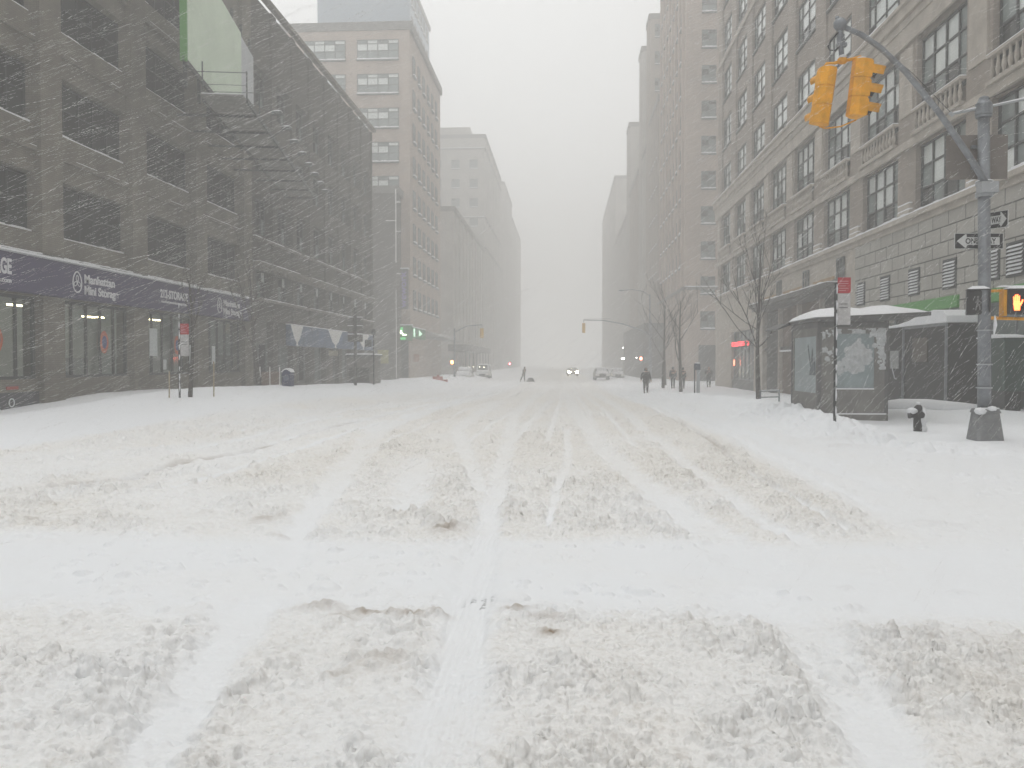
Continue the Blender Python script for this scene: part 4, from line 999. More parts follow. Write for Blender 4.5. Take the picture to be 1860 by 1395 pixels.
m_ = MB(); m_.tube([(X0+.05,17.05,2.44),(8.9,17.05,2.42)],.032,8); part(m_, "lower_arm", YEL, yb)
m_ = MB(); m_.box(8.34,8.40,16.90,17.10,2.47,2.97); part(m_, "side_shell", YEL, yb, bevel=.01)
m_ = MB(); m_.frus(8.55,17.05,3.03,3.06,.28,.05,.22,.03); part(m_, "arm_snow", SNOW, yb)

# ---- hydrant
hyX, hyY = 7.62, 19.0; hz0 = ground_z(hyX,hyY)
hy_ = empty("fire_hydrant", (hyX,hyY,hz0), 0, "black fire hydrant half plastered with snow beside the signal pole", "fire hydrant")
HB = mat("black_hydrant_paint",(.022,.022,.024),.5,var=.3,scale=9,bump=.3)
m_ = MB(); zz = [(-.2,.10),(0,.10),(.30,.10),(.31,.125),(.34,.125),(.35,.115),(.46,.112),(.50,.10),(.54,.07),(.57,.04),(.575,.028),(.62,.028),(.625,.001)]
m_.tube([(hyX,hyY,hz0+a) for a,_ in zz],[r_ for _,r_ in zz],16); part(m_, "barrel", HB, hy_, smooth=True)
m_ = MB(); m_.tube([(hyX-.09,hyY,hz0+.36),(hyX-.16,hyY,hz0+.36),(hyX-.165,hyY,hz0+.36),(hyX-.20,hyY,hz0+.36)],[.07,.07,.085,.085],10); part(m_, "side_nozzle", HB, hy_)
m_ = MB(); m_.tube([(hyX,hyY-.09,hz0+.36),(hyX,hyY-.15,hz0+.36),(hyX,hyY-.155,hz0+.36),(hyX,hyY-.18,hz0+.36)],[.06,.06,.07,.07],10); part(m_, "front_nozzle", HB, hy_)
m_ = MB(); m_.blob((hyX-.13,hyY-.01,hz0+.44),(.12,.12,.075),10,.1); m_.blob((hyX+.07,hyY-.06,hz0+.30),(.075,.07,.24),10,.1); m_.blob((hyX+.09,hyY,hz0+.06),(.10,.12,.12),10,.1); m_.blob((hyX,hyY,hz0+.60),(.06,.06,.04),8,.1); m_.tube([(hyX+.10,hyY-.02,hz0+.1),(hyX+.11,hyY-.02,hz0+.5)],[.06,.04],8)
part(m_, "stuck_snow", CRUST, hy_, smooth=True)

# ---- bus stop poles
RED = mat("bus_sign_red",(.42,.03,.045),.5,var=.12,scale=10)
def bus_stop(x, y, zb, zt, sgn_w, label, dirx=1):
    z0 = ground_z(x,y)-.1
    t = empty("bus_stop_sign", (x,y,z0), 0, label, "bus stop sign")
    m = MB(); m.tube([(x,y,z0),(x,y,zt-.12)],.033,10); part(m, "pole", mat("dark_pole_paint",(.04,.042,.045),.5,var=.2,scale=9), t)
    m = MB(); m.box(x+dirx*.04,x+dirx*(.04+sgn_w),y-.012,y+.012,zt-.34,zt); part(m, "red_panel", RED, t)
    for i,(s_,l) in enumerate((("BUS",.06),)): pass
    m = MB()
    for i in range(5): m.box(x+dirx*(.06),x+dirx*(.04+sgn_w-.05*random.randint(1,3)),y-.016,y-.0125,zt-.09-i*.05,zt-.075-i*.05)
    part(m, "white_lines", mat("faded_pink_lines",(.55,.3,.3),.6), t)
    m = MB(); m.box(x+dirx*.04,x+dirx*(.04+sgn_w),y-.012,y+.012,zt-1.02,zt-.345); part(m, "timetable_panel", mat("pale_timetable",(.50,.49,.49),.6,var=.2,scale=11), t)
    m = MB()
    for z in (zt-.58,zt-.66): m.box(x+dirx*.07,x+dirx*(sgn_w-.02),y-.016,y-.0125,z,z+.014)
    part(m, "dark_lines", BLACK, t)
    m = MB()
    for k in range(9):
        za = z0+.3+k*.33; m.tube([(x+.012,y-.026,za),(x+.018,y-.03,za+.12),(x+.012,y-.026,za+.12+.2*random.random())],[.008,.022,.008],6)
    part(m, "stuck_snow", CRUST, t)
bus_stop(5.85,19.0,.45,3.42,.27,"bus stop pole with red sign and pale timetable in front of the shelter")
bus_stop(-12.15,26.4,.6,2.80,.27,"bus stop pole with red sign standing in the left snowbank before the storage windows",1)

# ---- bus shelter
sx0, sx1, sy0, sy1, sz = 6.38, 8.02, 22.0, 24.45, .12
bsx = empty("bus_shelter", (7.2,23.2,sz), 0, "grey glazed bus shelter under a thick slab of snow with frosted poster case", "bus shelter")
SGREY = mat("shelter_panel_grey",(.20,.195,.185),.7,var=.22,scale=2.2,bump=.15); SFR = mat("shelter_frame",(.13,.13,.13),.6,var=.2,scale=5)
FROST = mat("frosted_shelter_glass",(.27,.32,.335),.35,var=.22,scale=1.6); 
m_ = MB()
for (x,y) in ((sx0,sy0),(sx1,sy0),(sx0,sy1),(sx1,sy1)): m_.box(x-.045,x+.045,y-.045,y+.045,sz-.2,2.62)
m_.box(sx0+.046,sx1-.046,sy0-.04,sy0+.04,2.46,2.6); m_.box(sx0-.04,sx0+.04,sy0+.046,sy1-.046,2.46,2.6)
part(m_, "frame", SFR, bsx)
m_ = MB(); m_.box(sx0+.046,sx1-.046,sy0-.035,sy0+.06,sz+.16,.93); m_.box(sx0+.046,sx0+.40,sy0-.035,sy0+.06,.931,2.459); m_.box(sx1-.30,sx1-.046,sy0-.035,sy0+.06,.931,2.459); m_.box(sx0+.401,sx1-.301,sy0-.035,sy0+.06,2.30,2.459)
m_.box(sx0-.03,sx0+.03,sy0+.046,sy1-.046,sz,.80); m_.box(sx0-.03,sx0+.03,sy0+.046,sy1-.046,2.25,2.459); m_.box(sx0-.03,sx0+.03,sy0+.046,sy0+.18,.801,2.249); m_.box(sx0-.03,sx0+.03,sy1-.22,sy1-.046,.801,2.249)
m_.box(sx0+.05,sx1,sy0-.06,sy0+.07,sz-.25,sz+.155)
part(m_, "lower_panels", SGREY, bsx)
m_ = MB(); m_.box(sx0+.401,sx1-.301,sy0-.02,sy0+.02,.931,2.299); part(m_, "poster_case_glass", FROST, bsx)
m_ = MB(); m_.box(sx0-.02,sx0+.02,sy0+.181,sy1-.221,.801,2.249); part(m_, "side_glass", FROST, bsx)
m_ = MB(); m_.prism([(22.55,1.25),(22.6,1.25),(22.95,2.0),(22.9,2.05)],'x',sx0-.03,sx0-.021); m_.prism([(22.2,1.25),(22.75,1.25),(22.62,1.7),(22.5,1.95),(22.42,1.5),(22.3,1.7)],'x',sx0-.034,sx0-.0305)
part(m_, "poster_shapes", mat("dim_poster",(.12,.14,.15),.6,var=.3,scale=6), bsx)
def relief(m, x0, x1, z0, z1, yy, fn, dx=.018):
    """snow driven onto a pane: an uneven relief that exists only where the storm left it"""
    nx = int((x1-x0)/dx); nz = int((z1-z0)/dx); X_, Z_ = np.meshgrid(np.linspace(x0,x1,nx),np.linspace(z0,z1,nz))
    H_ = fn(X_,Z_); vs = [(X_[j,i],yy-max(0,H_[j,i]),Z_[j,i]) for j in range(nz) for i in range(nx)]
    fs = [(j*nx+i,j*nx+i+1,(j+1)*nx+i+1,(j+1)*nx+i) for j in range(nz-1) for i in range(nx-1) if max(H_[j,i],H_[j,i+1],H_[j+1,i],H_[j+1,i+1]) > 0]
    m.add(vs, fs)
def f1(X_,Z_):
    n1 = fbm(X_*4+3,Z_*4,301,4,.6); e = ((X_-7.30)/.33)**2+((Z_-1.72-.2*(X_-7.3))/.40)**2
    e2 = ((X_-6.88)/.09)**2+((Z_-1.45)/.16)**2
    n1 = n1 + .5*(fbm(X_*13,Z_*13,311,3,.6)-.5)
    return .10*(n1*1.0 + .42 - .62*np.minimum(np.minimum(e,e2*1.0),2.2) - .28)*(Z_ < 2.22)*(.6+.8*fbm(X_*16,Z_*16,302,3))
def f2(X_,Z_): return .10*(fbm(X_*7,Z_*7,303,4,.75)+.35*sst(7.55,8.0,X_)+.25*sst(1.7,2.4,Z_)-.82)*(.6+.8*fbm(X_*16,Z_*16,304,3))
def f3(X_,Z_): return .08*(fbm(X_*9,Z_*9,305,3,.6)-.60)
m_ = MB(); relief(m_,6.80,7.70,1.0,2.25,sy0-.022,f1); relief(m_,7.45,8.0,1.4,2.44,sy0-.036,f2); relief(m_,6.44,6.76,1.55,2.4,sy0-.036,f3); relief(m_,6.8,7.5,2.30,2.42,sy0-.036,f3)
part(m_, "plastered_snow", mat("thin_plastered_snow",(.50,.52,.53),.8,var=.2,scale=9,bump=.4,bscale=40), bsx, smooth=True)
m_ = MB(); m_.box(sx0+.42,sx1-.3,sy0-.05,sy0-.036,.905,.935); m_.box(sx0+.1,sx1,sy0-.062,sy0-.036,sz+.157,sz+.19); part(m_, "edge_snow", SNOW, bsx)
m_ = MB(); m_.prism([(6.32,2.62),(6.30,2.70),(9.0,2.83),(9.0,2.74),(8.1,2.66)],'y',21.75,24.6); part(m_, "roof", SFR, bsx)
def roof_snow():
    m = MB(); n = 26; k = 10; vs = []; fs = []
    for i in range(n+1):
        u = i/n; x = 6.22+(9.0-6.22)*u; zb = 2.705+.13*u
        for j in range(k+1):
            v = j/k; y = 21.70+(24.65-21.70)*v
            prof = math.sin(math.pi*min(1,max(0,v)))**.28 if 0 < v < 1 else 0
            pu = min(1,(u/.16))**.6*min(1,((1-u)/.30))**.75
            h = .25*prof*pu*(1+.10*math.sin(x*3.1)+.08*math.sin(x*7+2))+.004
            vs.append((x,y,zb+h))
    for i in range(n):
        for j in range(k): a = i*(k+1)+j; fs.append((a,a+k+1,a+k+2,a+1))
    m.add(vs, fs)
    b = [(vs[i*(k+1)][0],vs[i*(k+1)][1],2.702+.13*i/n) for i in range(n+1)]+[(vs[i*(k+1)+k][0],vs[i*(k+1)+k][1],2.702+.13*i/n) for i in range(n+1)]
    m.add(b, [(i,i+n+1,i+n+2,i+1)[::-1] for i in range(n)])
    m.add([vs[i*(k+1)] for i in range(n+1)]+b[:n+1], [(i,i+1,i+n+2,i+n+1)[::-1] for i in range(n)])
    m.add([vs[i*(k+1)+k] for i in range(n+1)]+b[n+1:], [(i,i+1,i+n+2,i+n+1) for i in range(n)])
    return m
part(roof_snow(), "roof_snow", SNOW, bsx, smooth=True)
# side street-facing end of the roof curls down at the kerb
m_ = MB(); m_.prism([(6.32,2.62),(6.0,2.50),(5.98,2.53),(6.30,2.70)],'y',24.61,26.2)
tag(m_.build("glass_canopy", SFR), "thin canopy fin just beyond the bus shelter roof", "canopy")
# ---- snow roll behind the hydrant; a dark slab stands in for its shaded undercut
le = empty("undercut_slab", (10.2,24.6,0), 0, "low dark slab for the shaded undercut of a long snow roll behind the hydrant", "ledge")
m_ = MB(); m_.add([(8.9,24.3,-.2),(12.0,24.6,-.2),(12.0,25.4,-.2),(8.9,25.2,-.2),(8.9,24.3,.24),(12.0,24.6,.12),(12.0,25.4,.12),(8.9,25.2,.24)],[(0,1,5,4),(4,5,6,7),(1,2,6,5),(3,0,4,7),(2,3,7,6)]); part(m_, "stone", mat("undercut_shade_dark",(.06,.06,.062),.8,var=.3,scale=6), le)
m_ = MB(); m_.tube([(8.85,24.72,.34),(9.4,24.75,.36),(10.2,24.8,.34),(11.2,24.9,.26),(12.1,25.0,.18)],[.14,.20,.21,.19,.15],14); part(m_, "snow_roll", SNOW, le, smooth=True)
# ---- small bike rack / low rail left of the shelter
rk = empty("low_rail", (7.3,31.5,0), 0, "low snow-crusted metal rail beside the left end of the bus shelter", "rail")
m_ = MB()
for z in (.33,.55): m_.tube([(6.95,31,z),(7.75,31.6,z)],.022,6)
for (x,y) in ((6.95,31),(7.75,31.6)): m_.tube([(x,y,-.3),(x,y,.6)],.028,6)
part(m_, "rails", GALV, rk)
m_ = MB(); m_.tube([(6.95,31,.575),(7.75,31.6,.575)],.02,6); m_.tube([(6.95,31,.352),(7.75,31.6,.352)],.018,6); part(m_, "rail_snow", SNOW, rk)
# ---- parking meter kiosk
kx_, ky_ = 7.15, 47.0; kz = ground_z(kx_,ky_)-.1
pk = empty("parking_kiosk", (kx_,ky_,kz), 0, "tall narrow pale kiosk with dark blue head on the right kerb", "kiosk")
m_ = MB(); m_.box(kx_-.02,kx_+.14,ky_-.1,ky_+.1,kz,1.16); part(m_, "body", GALV_L, pk); m_ = MB(); m_.box(kx_-.16,kx_-.10,ky_-.05,ky_+.05,kz,1.4); part(m_, "side_post", FRAME_D, pk)
m_ = MB(); m_.frus(kx_,ky_,1.161,1.5,.16,.13,.15,.08); part(m_, "head", mat("kiosk_blue",(.03,.04,.075),.5), pk); m_ = MB(); m_.blob((kx_+.02,ky_,1.52),(.15,.1,.05),8); part(m_, "snow_cap", SNOW, pk)

# ---- left pavement things
tx, ty = -12.35, 50.; tz = ground_z(tx,ty)-.1
t = empty("bracket_post", (tx,ty,tz), 0, "tall steel post with three pairs of snow-topped side brackets before the blue mural", "post")
m_ = MB(); m_.tube([(tx,ty,tz),(tx,ty,4.75)],.09,10); part(m_, "post", mat("dark_steel_post",(.09,.09,.09),.6,var=.2,scale=5), t)
for z in (2.85,3.65,4.15): pass
for z in (4.20,3.70,3.20):
    m_ = MB(); m_.box(tx-.42,tx-.12,ty-.12,ty+.12,z-.42,z); m_.box(tx+.12,tx+.42,ty-.12,ty+.12,z-.42,z); m_.tube([(tx-.2,ty,z-.1),(tx+.2,ty,z-.1)],.02,5)
    b_ = part(m_, "bracket_pair", mat("post_boxes",(.12,.115,.11),.7,var=.2,scale=5), t)
    m_ = MB(); m_.box(tx-.43,tx-.13,ty-.12,ty+.12,z+.001,z+.05); m_.box(tx+.13,tx+.43,ty-.12,ty+.12,z+.001,z+.05); part(m_, "bracket_snow", SNOW, b_)
ks = empty("news_kiosk", (-13,56.5,-.2), 0, "grey kerbside news kiosk with snowy flat roof near the left corner", "kiosk")
m_ = MB(); m_.box(-14.3,-12.62,55.6,58.2,-.7,1.95); part(m_, "body", SGREY, ks); m_ = MB(); m_.box(-14.15,-12.8,55.57,55.599,.0,1.2); part(m_, "front_panel", mat("kiosk_dark",(.07,.068,.065),.7,var=.3,scale=2), ks)
m_ = MB(); m_.box(-14.4,-12.5,55.45,58.3,1.951,2.05); part(m_, "roof", FRAME_G, ks); m_ = MB(); m_.prism([(-14.4,2.051),(-14.3,2.14),(-13.2,2.17),(-12.55,2.12),(-12.5,2.051)],'y',55.45,58.3); part(m_, "roof_snow", SNOW, ks)
t = empty("corner_signal_post", (-12.15,54.2,-.2), 0, "dark slim post with pedestrian signal beside the grey news kiosk", "signal post")
m_ = MB(); m_.tube([(-12.2,54.2,-.6),(-12.2,54.2,3.6)],.05,8); part(m_, "post", FRAME_D, t); m_ = MB(); m_.box(-12.75,-12.35,54.1,54.3,2.55,3.0); part(m_, "signal_box", FRAME_D, t); m_ = MB(); m_.tube([(-12.75,54.2,2.8),(-12.2,54.2,2.8)],.02,5); m_.blob((-12.2,54.2,3.5),(.16,.1,.22),8); part(m_, "lamp_housing", FRAME_D, t)
mx_, my_ = -12.6, 38.4
t = empty("mailbox", (mx_,my_,.1), 0, "dark blue mailbox with snow on its rounded top by the left kerb", "mailbox")
MBL = mat("mailbox_blue",(.025,.035,.10),.5,var=.2,scale=6)
m_ = MB(); pts = [(mx_-.2,.2),(mx_-.2,1.0)]+[(mx_-.2*math.cos(a),1.0+.24*math.sin(a)) for a in [math.pi*i/8 for i in range(1,8)]]+[(mx_+.2,1.0),(mx_+.2,.2)]
m_.prism(pts,'y',my_-.26,my_+.26); part(m_, "body", MBL, t); m_ = MB(); m_.box(mx_-.12,mx_+.12,my_-.275,my_-.261,.75,.95); part(m_, "emblem_plate", mat("dull_blue_plate",(.12,.14,.22),.6), t)
m_ = MB()
for a in (-.22,.18):
    for b in (-.22,.18): m_.box(mx_+a,mx_+a+.05,my_+b,my_+b+.05,-.1,.199)
part(m_, "legs", MBL, t); m_ = MB(); m_.prism([(mx_-.24,1.12),(mx_-.15,1.25),(mx_,1.31),(mx_+.15,1.26),(mx_+.24,1.12),(mx_,1.245)],'y',my_-.26,my_+.26); part(m_, "snow_cap", SNOW, t)
t = empty("tree_guard", (-14.9,43,0), 0, "low tan timber and pipe guard around the second left street tree", "tree guard")
m_ = MB()
for x in (-15.2,-14.7,-14.2): m_.tube([(x,42,-.2),(x,42,1.35)],.03,5)
m_.tube([(-15.2,42,.35),(-14.2,42,.35)],.03,5); part(m_, "pipes", WHITE, t); m_ = MB(); m_.box(-15.15,-14.25,42.05,42.1,.4,1.1); part(m_, "board", mat("tan_board",(.22,.16,.13),.8,var=.2), t)
for i,(x,y) in enumerate(((-12.35,26.1),(-11.55,27.6))):
    m_ = MB(); m_.tube([(x,y,.3),(x+.01,y,1.3 if i == 0 else 1.6)],.022,6); tag(m_.build("wooden_stake", mat("pale_stake",(.36,.30,.2),.8)), ("pale wooden stake just left of the dark tree trunk in the snowbank","pale wooden stake just right of the dark tree trunk in the snowbank")[i], "stake", "wooden stakes by the left tree")
m_ = MB(); m_.box(-12.9,-12.0,83.2,83.9,-.7,.15); m_.tube([(-12.4,83.5,.15),(-12.4,83.5,.3)],.12,8); m_.box(-12.0,-11.5,83.3,83.8,-.75,-.15)
tag(m_.build("newspaper_box", mat("faded_red_box",(.40,.10,.08),.7,var=.3,scale=3)), "faded red street box sunk in snow at the left far corner", "street box")

# corner shop, green and lit, under the brick loft building
gs = empty("lit_shop_fascia", (-18.4,96.6,5), 0, "glowing green shop fascia with white lamps at the brick loft corner", "sign")
m_ = MB(); m_.box(-19.6,-17.35,96.3,96.89,4.0,5.7); m_.box(-17.59,-17.3,96.9,106,4.3,5.5); part(m_, "fascia", mat("shop_green",(.06,.22,.08),.6,var=.1), gs)
m_ = MB(); m_.box(-19.4,-18.3,96.25,96.299,5.15,5.5); m_.box(-19.4,-18.0,96.25,96.299,4.1,4.35); part(m_, "green_glow_panel", emat("green_glow",(.10,.55,.18),.9), gs)
m_ = MB()
for (x,z,w1,h1) in ((-18.9,5.0,.5,.12),(-18.6,4.78,.3,.12),(-18.35,4.62,.12,.1),(-18.2,4.6,.3,.1)): m_.box(x,x+w1,96.2,96.249,z,z+h1)
part(m_, "white_lamps", emat("shop_white_lamps",(1,.97,.75),7), gs)
m_ = MB(); m_.box(-17.29,-17.25,97.4,98.3,4.5,5.4); m_.prism([(101,4.6),(101,5.3),(103.2,4.95)],'x',-17.29,-17.25); part(m_, "side_lightbox", emat("pale_green_lightbox",(.62,.95,.72),1.0), gs)
m_ = MB(); m_.box(-19.7,-17.25,96.2,96.9,5.71,5.85); m_.box(-17.58,-17.2,96.9,106,5.51,5.62); part(m_, "fascia_snow", SNOW, gs)
m_ = MB(); m_.m(0); m_.box(-40,-17.8,96.91,96.99,-1,4.0); o = m_.build("shopfront", mat("dark_shopfront",(.05,.055,.05),.6,var=.3,scale=.6)); tag(o, "dark shopfront under the glowing green fascia", "shopfront")
for (xa,xb,za,zb) in ((-20.6,-19.4,1.4,2.9),(-22.3,-21.9,.9,1.8)):
    m_ = MB(); m_.box(xa,xb,93.5,93.58,za,zb); tag(m_.build("yellow_poster", mat("dull_yellow_poster",(.28,.27,.10),.8,var=.2,scale=2)), "larger dull yellow poster on the dark annex wall" if xb-xa > 1 else "small yellow-green poster low on the dark annex wall", "poster")
m_ = MB(); m_.box(-17.57,-17.5,99,102.5,1.6,2.5); tag(m_.build("orange_notice", mat("dull_orange_notice",(.30,.14,.08),.8,var=.2,scale=2)), "dull orange notice board on the side of the dark corner shopfront", "notice")
# vertical purple blade sign
bl = empty("blade_sign", (-18.2,96.6,9.8), 0, "tall purple vertical sign with pale lettering on the brick loft corner", "sign")
m_ = MB(); m_.box(-18.75,-17.75,96.55,96.85,7.6,12.1); part(m_, "panel", mat("dark_purple_panel",(.13,.12,.14),.7), bl)
m_ = MB(); m_.box(-18.85,-17.65,96.5,96.87,12.101,12.25); part(m_, "snow_cap", SNOW, bl)
o = text("lettering","wework",1.02,mat("lilac_letters",(.30,.24,.52),.6),bl,Vector((-17.98,96.53,7.75))-bl.location,(R(90),R(-90),0),.02,1,.02)
d_ = max(v.co.x for v in o.data.vertices); o.scale = (4.1/d_,1.05,1)
# drainpipe with brackets up the annex edge
dp = empty("white_pipe", (-18.45,93.4,10), 0, "thin white vertical pipe with short brackets on the edge of the annex wall", "pipe")
m_ = MB(); m_.tube([(-18.5,93.4,12.5),(-18.5,93.4,20.5)],.07,6); m_.tube([(-18.5,93.4,-.5),(-18.5,93.4,9.5)],.04,6); part(m_, "pipe", WHITE, dp)
m_ = MB()
for z in (19.,15.8,11.2): m_.box(-18.43,-18.0,93.35,93.45,z,z+.12)
m_.box(-19.6,-18.57,93.35,93.45,17.0,17.1); part(m_, "brackets", WHITE, dp)
m_ = MB(); m_.box(-17.6,-15.2,108,126,4.55,4.75); m_.add([(-15.2,108,4.55),(-15.2,126,4.55),(-17.5,126,5.5),(-17.5,108,5.5)],[(0,1,2,3)]); m_.add([(-15.2,108,4.6),(-17.5,108,5.5),(-17.5,108,4.6)],[(0,1,2)])
tag(m_.build("shop_awning", mat("pale_grey_awning",(.42,.42,.41),.8)), "pale grey shop awning beyond the green-lit corner", "awning")

# ---- far signals, posts, lamps
YF = mat("far_yellow",(.55,.33,.05),.6)
fs_ = empty("far_signal_pole", (9.6,95,-.4), 0, "far traffic signal pole with a long thin arm reaching over the street on the right", "signal pole")
m_ = MB(); m_.tube([(9.4,95,-.9),(9.4,95,6.2)],[.14,.10],8); part(m_, "shaft", GALV, fs_)
m_ = MB(); m_.tube([(9.4,95,4.5),(8.2,95,5.1),(6.4,95,5.75),(4.2,95,6.15),(2.05,95,6.2)],[.09,.08,.07,.06,.05],6); m_.tube([(5.0,95,6.35),(2.05,95,6.32)],.015,4); part(m_, "mast_arm", GALV, fs_)
def far_head(x,y,z,label,rz=0):
    t = empty("far_traffic_signal",(x,y,z),rz,label,"traffic signal"); m = MB(); m.tube([(0,0,.05),(0,0,.35)],.03,5); m.build("hanger", GALV, t)
    m = MB()
    for k in range(3): m.box(-.17,.17,-.14,.14,-.36*(k+1)+.01,-.36*k-.01)
    m.box(-.15,.15,-.12,.12,-1.07,-.01); b_ = m.build("housing", YF, t); m = MB()
    for k in range(3): m.tube([(0,.14,-.36*k-.18),(0,.34,-.36*k-.16)],[.14,.15],8)
    m.build("visors", YF, t); return t
far_head(2.07,95,5.85,"distant yellow signal head hanging from the far thin arm over the street")
far_head(-9.3,96,5.35,"distant yellow-orange signal head hanging at the far left corner",R(20))
t = empty("left_signal_pole", (-12.4,96,-.5), 0, "far left corner signal pole with a short arm lost in the haze", "signal pole")
m_ = MB(); m_.tube([(-12.4,96,-1),(-12.4,96,5.4)],[.13,.1],6); part(m_, "shaft", GALV, t); m_ = MB(); m_.tube([(-12.4,96,4.9),(-11,96,5.6),(-9.3,96,5.75)],.06,6); part(m_, "mast_arm", GALV, t)
def far_light(x,y,z,r_,col,st_,nm,label,cat="light",box=True):
    t = empty(nm,(x,y,z),0,label,cat)
    m = MB(); m.box(-.2,.2,.02,.2,-.25,.25); m.build("housing", FRAME_D, t)
    m = MB(); m.blob((0,0,0),(r_,.03,r_*1.25),10); m.build("lit_face", emat("lit_"+nm+str(int(col[1]*100)),col,st_), t)
    return t
far_light(-12.15,92,1.55,.17,(1,.30,.08),14,"hand_signal","small glowing orange hand signal at the far left corner","pedestrian signal")
far_light(8.35,95,1.95,.16,(1,.16,.10),16,"hand_signal","small glowing red-orange hand signal by the far right corner pole","pedestrian signal")
far_light(-10.3,160,1.2,.15,(1,.12,.15),22,"tail_light","tiny red light deep in the haze left of the street","light")
for i,(x,z) in enumerate(((-12.1,.95),(-11.55,.95),(-10.75,.93),(-10.2,.9))):
    m_ = MB(); m_.blob((x,108,z),(.05,.05,.05),8); tag(m_.build("string_bulb", emat("warm_bulb",(1,.93,.7),8)), ["leftmost","second from left","third from left","rightmost"][i]+" tiny warm bulb in the row low on the far left pavement", "light", "row of small bulbs far left")
for i,(x,y,z,r_) in enumerate(((7.4,110,3.4,.09),(7.4,110,2.0,.16),(9.1,110,2.1,.09))):
    m_ = MB(); m_.blob((x,y,z),(r_*1.5 if i == 1 else r_,.05,r_*.7),8); tag(m_.build("shop_lamp", emat("cool_bulb",(1,1,.95),9)), ["upper tiny white lamp above the distant right shopfronts","wider white lamp below the upper one at the distant shopfronts","tiny white lamp nearest the red hand signal"][i], "light")
t = empty("street_lamp", (8.8,90,-.5), 0, "tall street lamp with a curved arm barely visible over the right kerb", "street lamp")
m_ = MB(); m_.tube([(8.8,90,-1),(8.8,90,8.6)],[.1,.07],6); part(m_, "pole", GALV, t); m_ = MB(); m_.tube([(8.8,90,8.4),(8.1,90,8.9),(7,90,9.1),(6.1,90,9.02)],.04,5); part(m_, "arm", GALV, t); m_ = MB(); m_.blob((5.85,90,9.0),(.32,.12,.07),8); part(m_, "lamp_head", GALV, t)
m_ = MB(); m_.box(10.2,13.0,112,150,-1,6.6); tag(m_.build("sidewalk_shed", mat("shed_grey",(.10,.10,.098),.8,var=.3,scale=.5)), "dark sidewalk shed along the distant right buildings", "scaffold")
m_ = MB(); m_.box(-17.5,-14.8,128,170,3.2,4.2)
for i in range(8): m_.box(-15,-14.85,128.5+i*5.5,128.7+i*5.5,-1,3.199)
tag(m_.build("left_sidewalk_shed", mat("shed_grey",(.10,.10,.098),.8)), "hazy sidewalk shed along the low stone building on the left", "scaffold")

# ================================================================== TREES (bare street trees)
def tree(x, y, h, tr_, label, seed, spread=.32, first=.28, levels=4, lean=(0,0), longs=(), twig=.006, n1=9):
    rr = random.Random(seed); z0 = ground_z(x,y)-.15
    t = empty("bare_tree",(x,y,z0),0,label,"tree")
    tk = MB(); pts = []; rs = []
    for i in range(9):
        u = i/8; pts.append((lean[0]*u+.05*math.sin(u*5+seed),lean[1]*u+.04*math.cos(u*4+seed),h*.80*u)); rs.append(tr_*(1-.86*u)+twig)
    tk.tube(pts,rs,8); tk.build("trunk", BARK, t, smooth=True)
    br = MB()
    def branch(p, d, L_, r_, lv):
        n_ = 4; q = [p]; dd = d.copy()
        for i in range(n_):
            dd = (dd + Vector((rr.uniform(-.13,.13),rr.uniform(-.13,.13),rr.uniform(-.02,.14)))).normalized(); q.append(q[-1]+dd*L_/n_)
        br.tube(q,[r_,r_*.85,r_*.68,r_*.5,r_*.35],5 if lv > 1 else 4,False)
        if lv <= 0: return
        for k in range(rr.choice((2,3,3,4))):
            u = rr.uniform(.2,1.0); i = min(n_-1,int(u*n_)); pp = q[i].lerp(q[i+1],u*n_-i)
            ax = Vector((rr.uniform(-1,1),rr.uniform(-1,1),rr.uniform(-.2,.6))).normalized()
            nd = (dd + ax*rr.uniform(.35,.75)).normalized()
            branch(pp, nd, L_*rr.uniform(.42,.65), max(twig*.6,r_*.5), lv-1)
    for k in range(n1):
        u = first + (1-first)*(k+.5)/n1; i = min(7,int(u*8)); p = Vector(pts[i]).lerp(Vector(pts[i+1]),u*8-i); a = k*2.4+seed
        d = Vector((math.cos(a)*spread*2.2,math.sin(a)*spread*2.2,1.0)).normalized()
        branch(p, d, h*(.42-.2*u), max(twig,(tr_*(1-.8*u))*.5), levels-1)
    for (u,dx,dz,L_) in longs:
        i = int(u*8); branch(Vector(pts[i]), Vector((dx,rr.uniform(-.3,.3),dz)).normalized(), L_, tr_*.28, 1)
    br.build("branches", BARK, t)
    return t
tree(7.85,35.4,7.4,.10,"nearer bare street tree with a snow-crusted trunk left of the bus shelter",3,.13,.34,4,longs=((3/8,-1,.8,2.6),(4/8,-1,.6,2.4),(3/8,.7,.6,1.5)),twig=.008)
tree(7.9,59.5,8.0,.13,"bare tree behind the pale parking kiosk on the right",8,.38,.25,4,twig=.008,n1=6)
tree(7.75,68,8.6,.12,"bare tree left of the pair of walkers on the right pavement",11,.42,.25,4,twig=.009,n1=6)
tree(9.2,80,9.5,.14,"hazy bare tree beyond the walkers on the right",15,.42,.25,3,twig=.012,n1=6)
tree(-12.0,26.9,4.9,.075,"slim dark bare tree beside the left bus stop pole",5,.16,.42,3,twig=.007,n1=6)
tree(-14.0,38.6,7.0,.12,"crooked bare tree before the end of the purple sign band",9,.30,.30,4,lean=(-.5,0),twig=.009,n1=8)
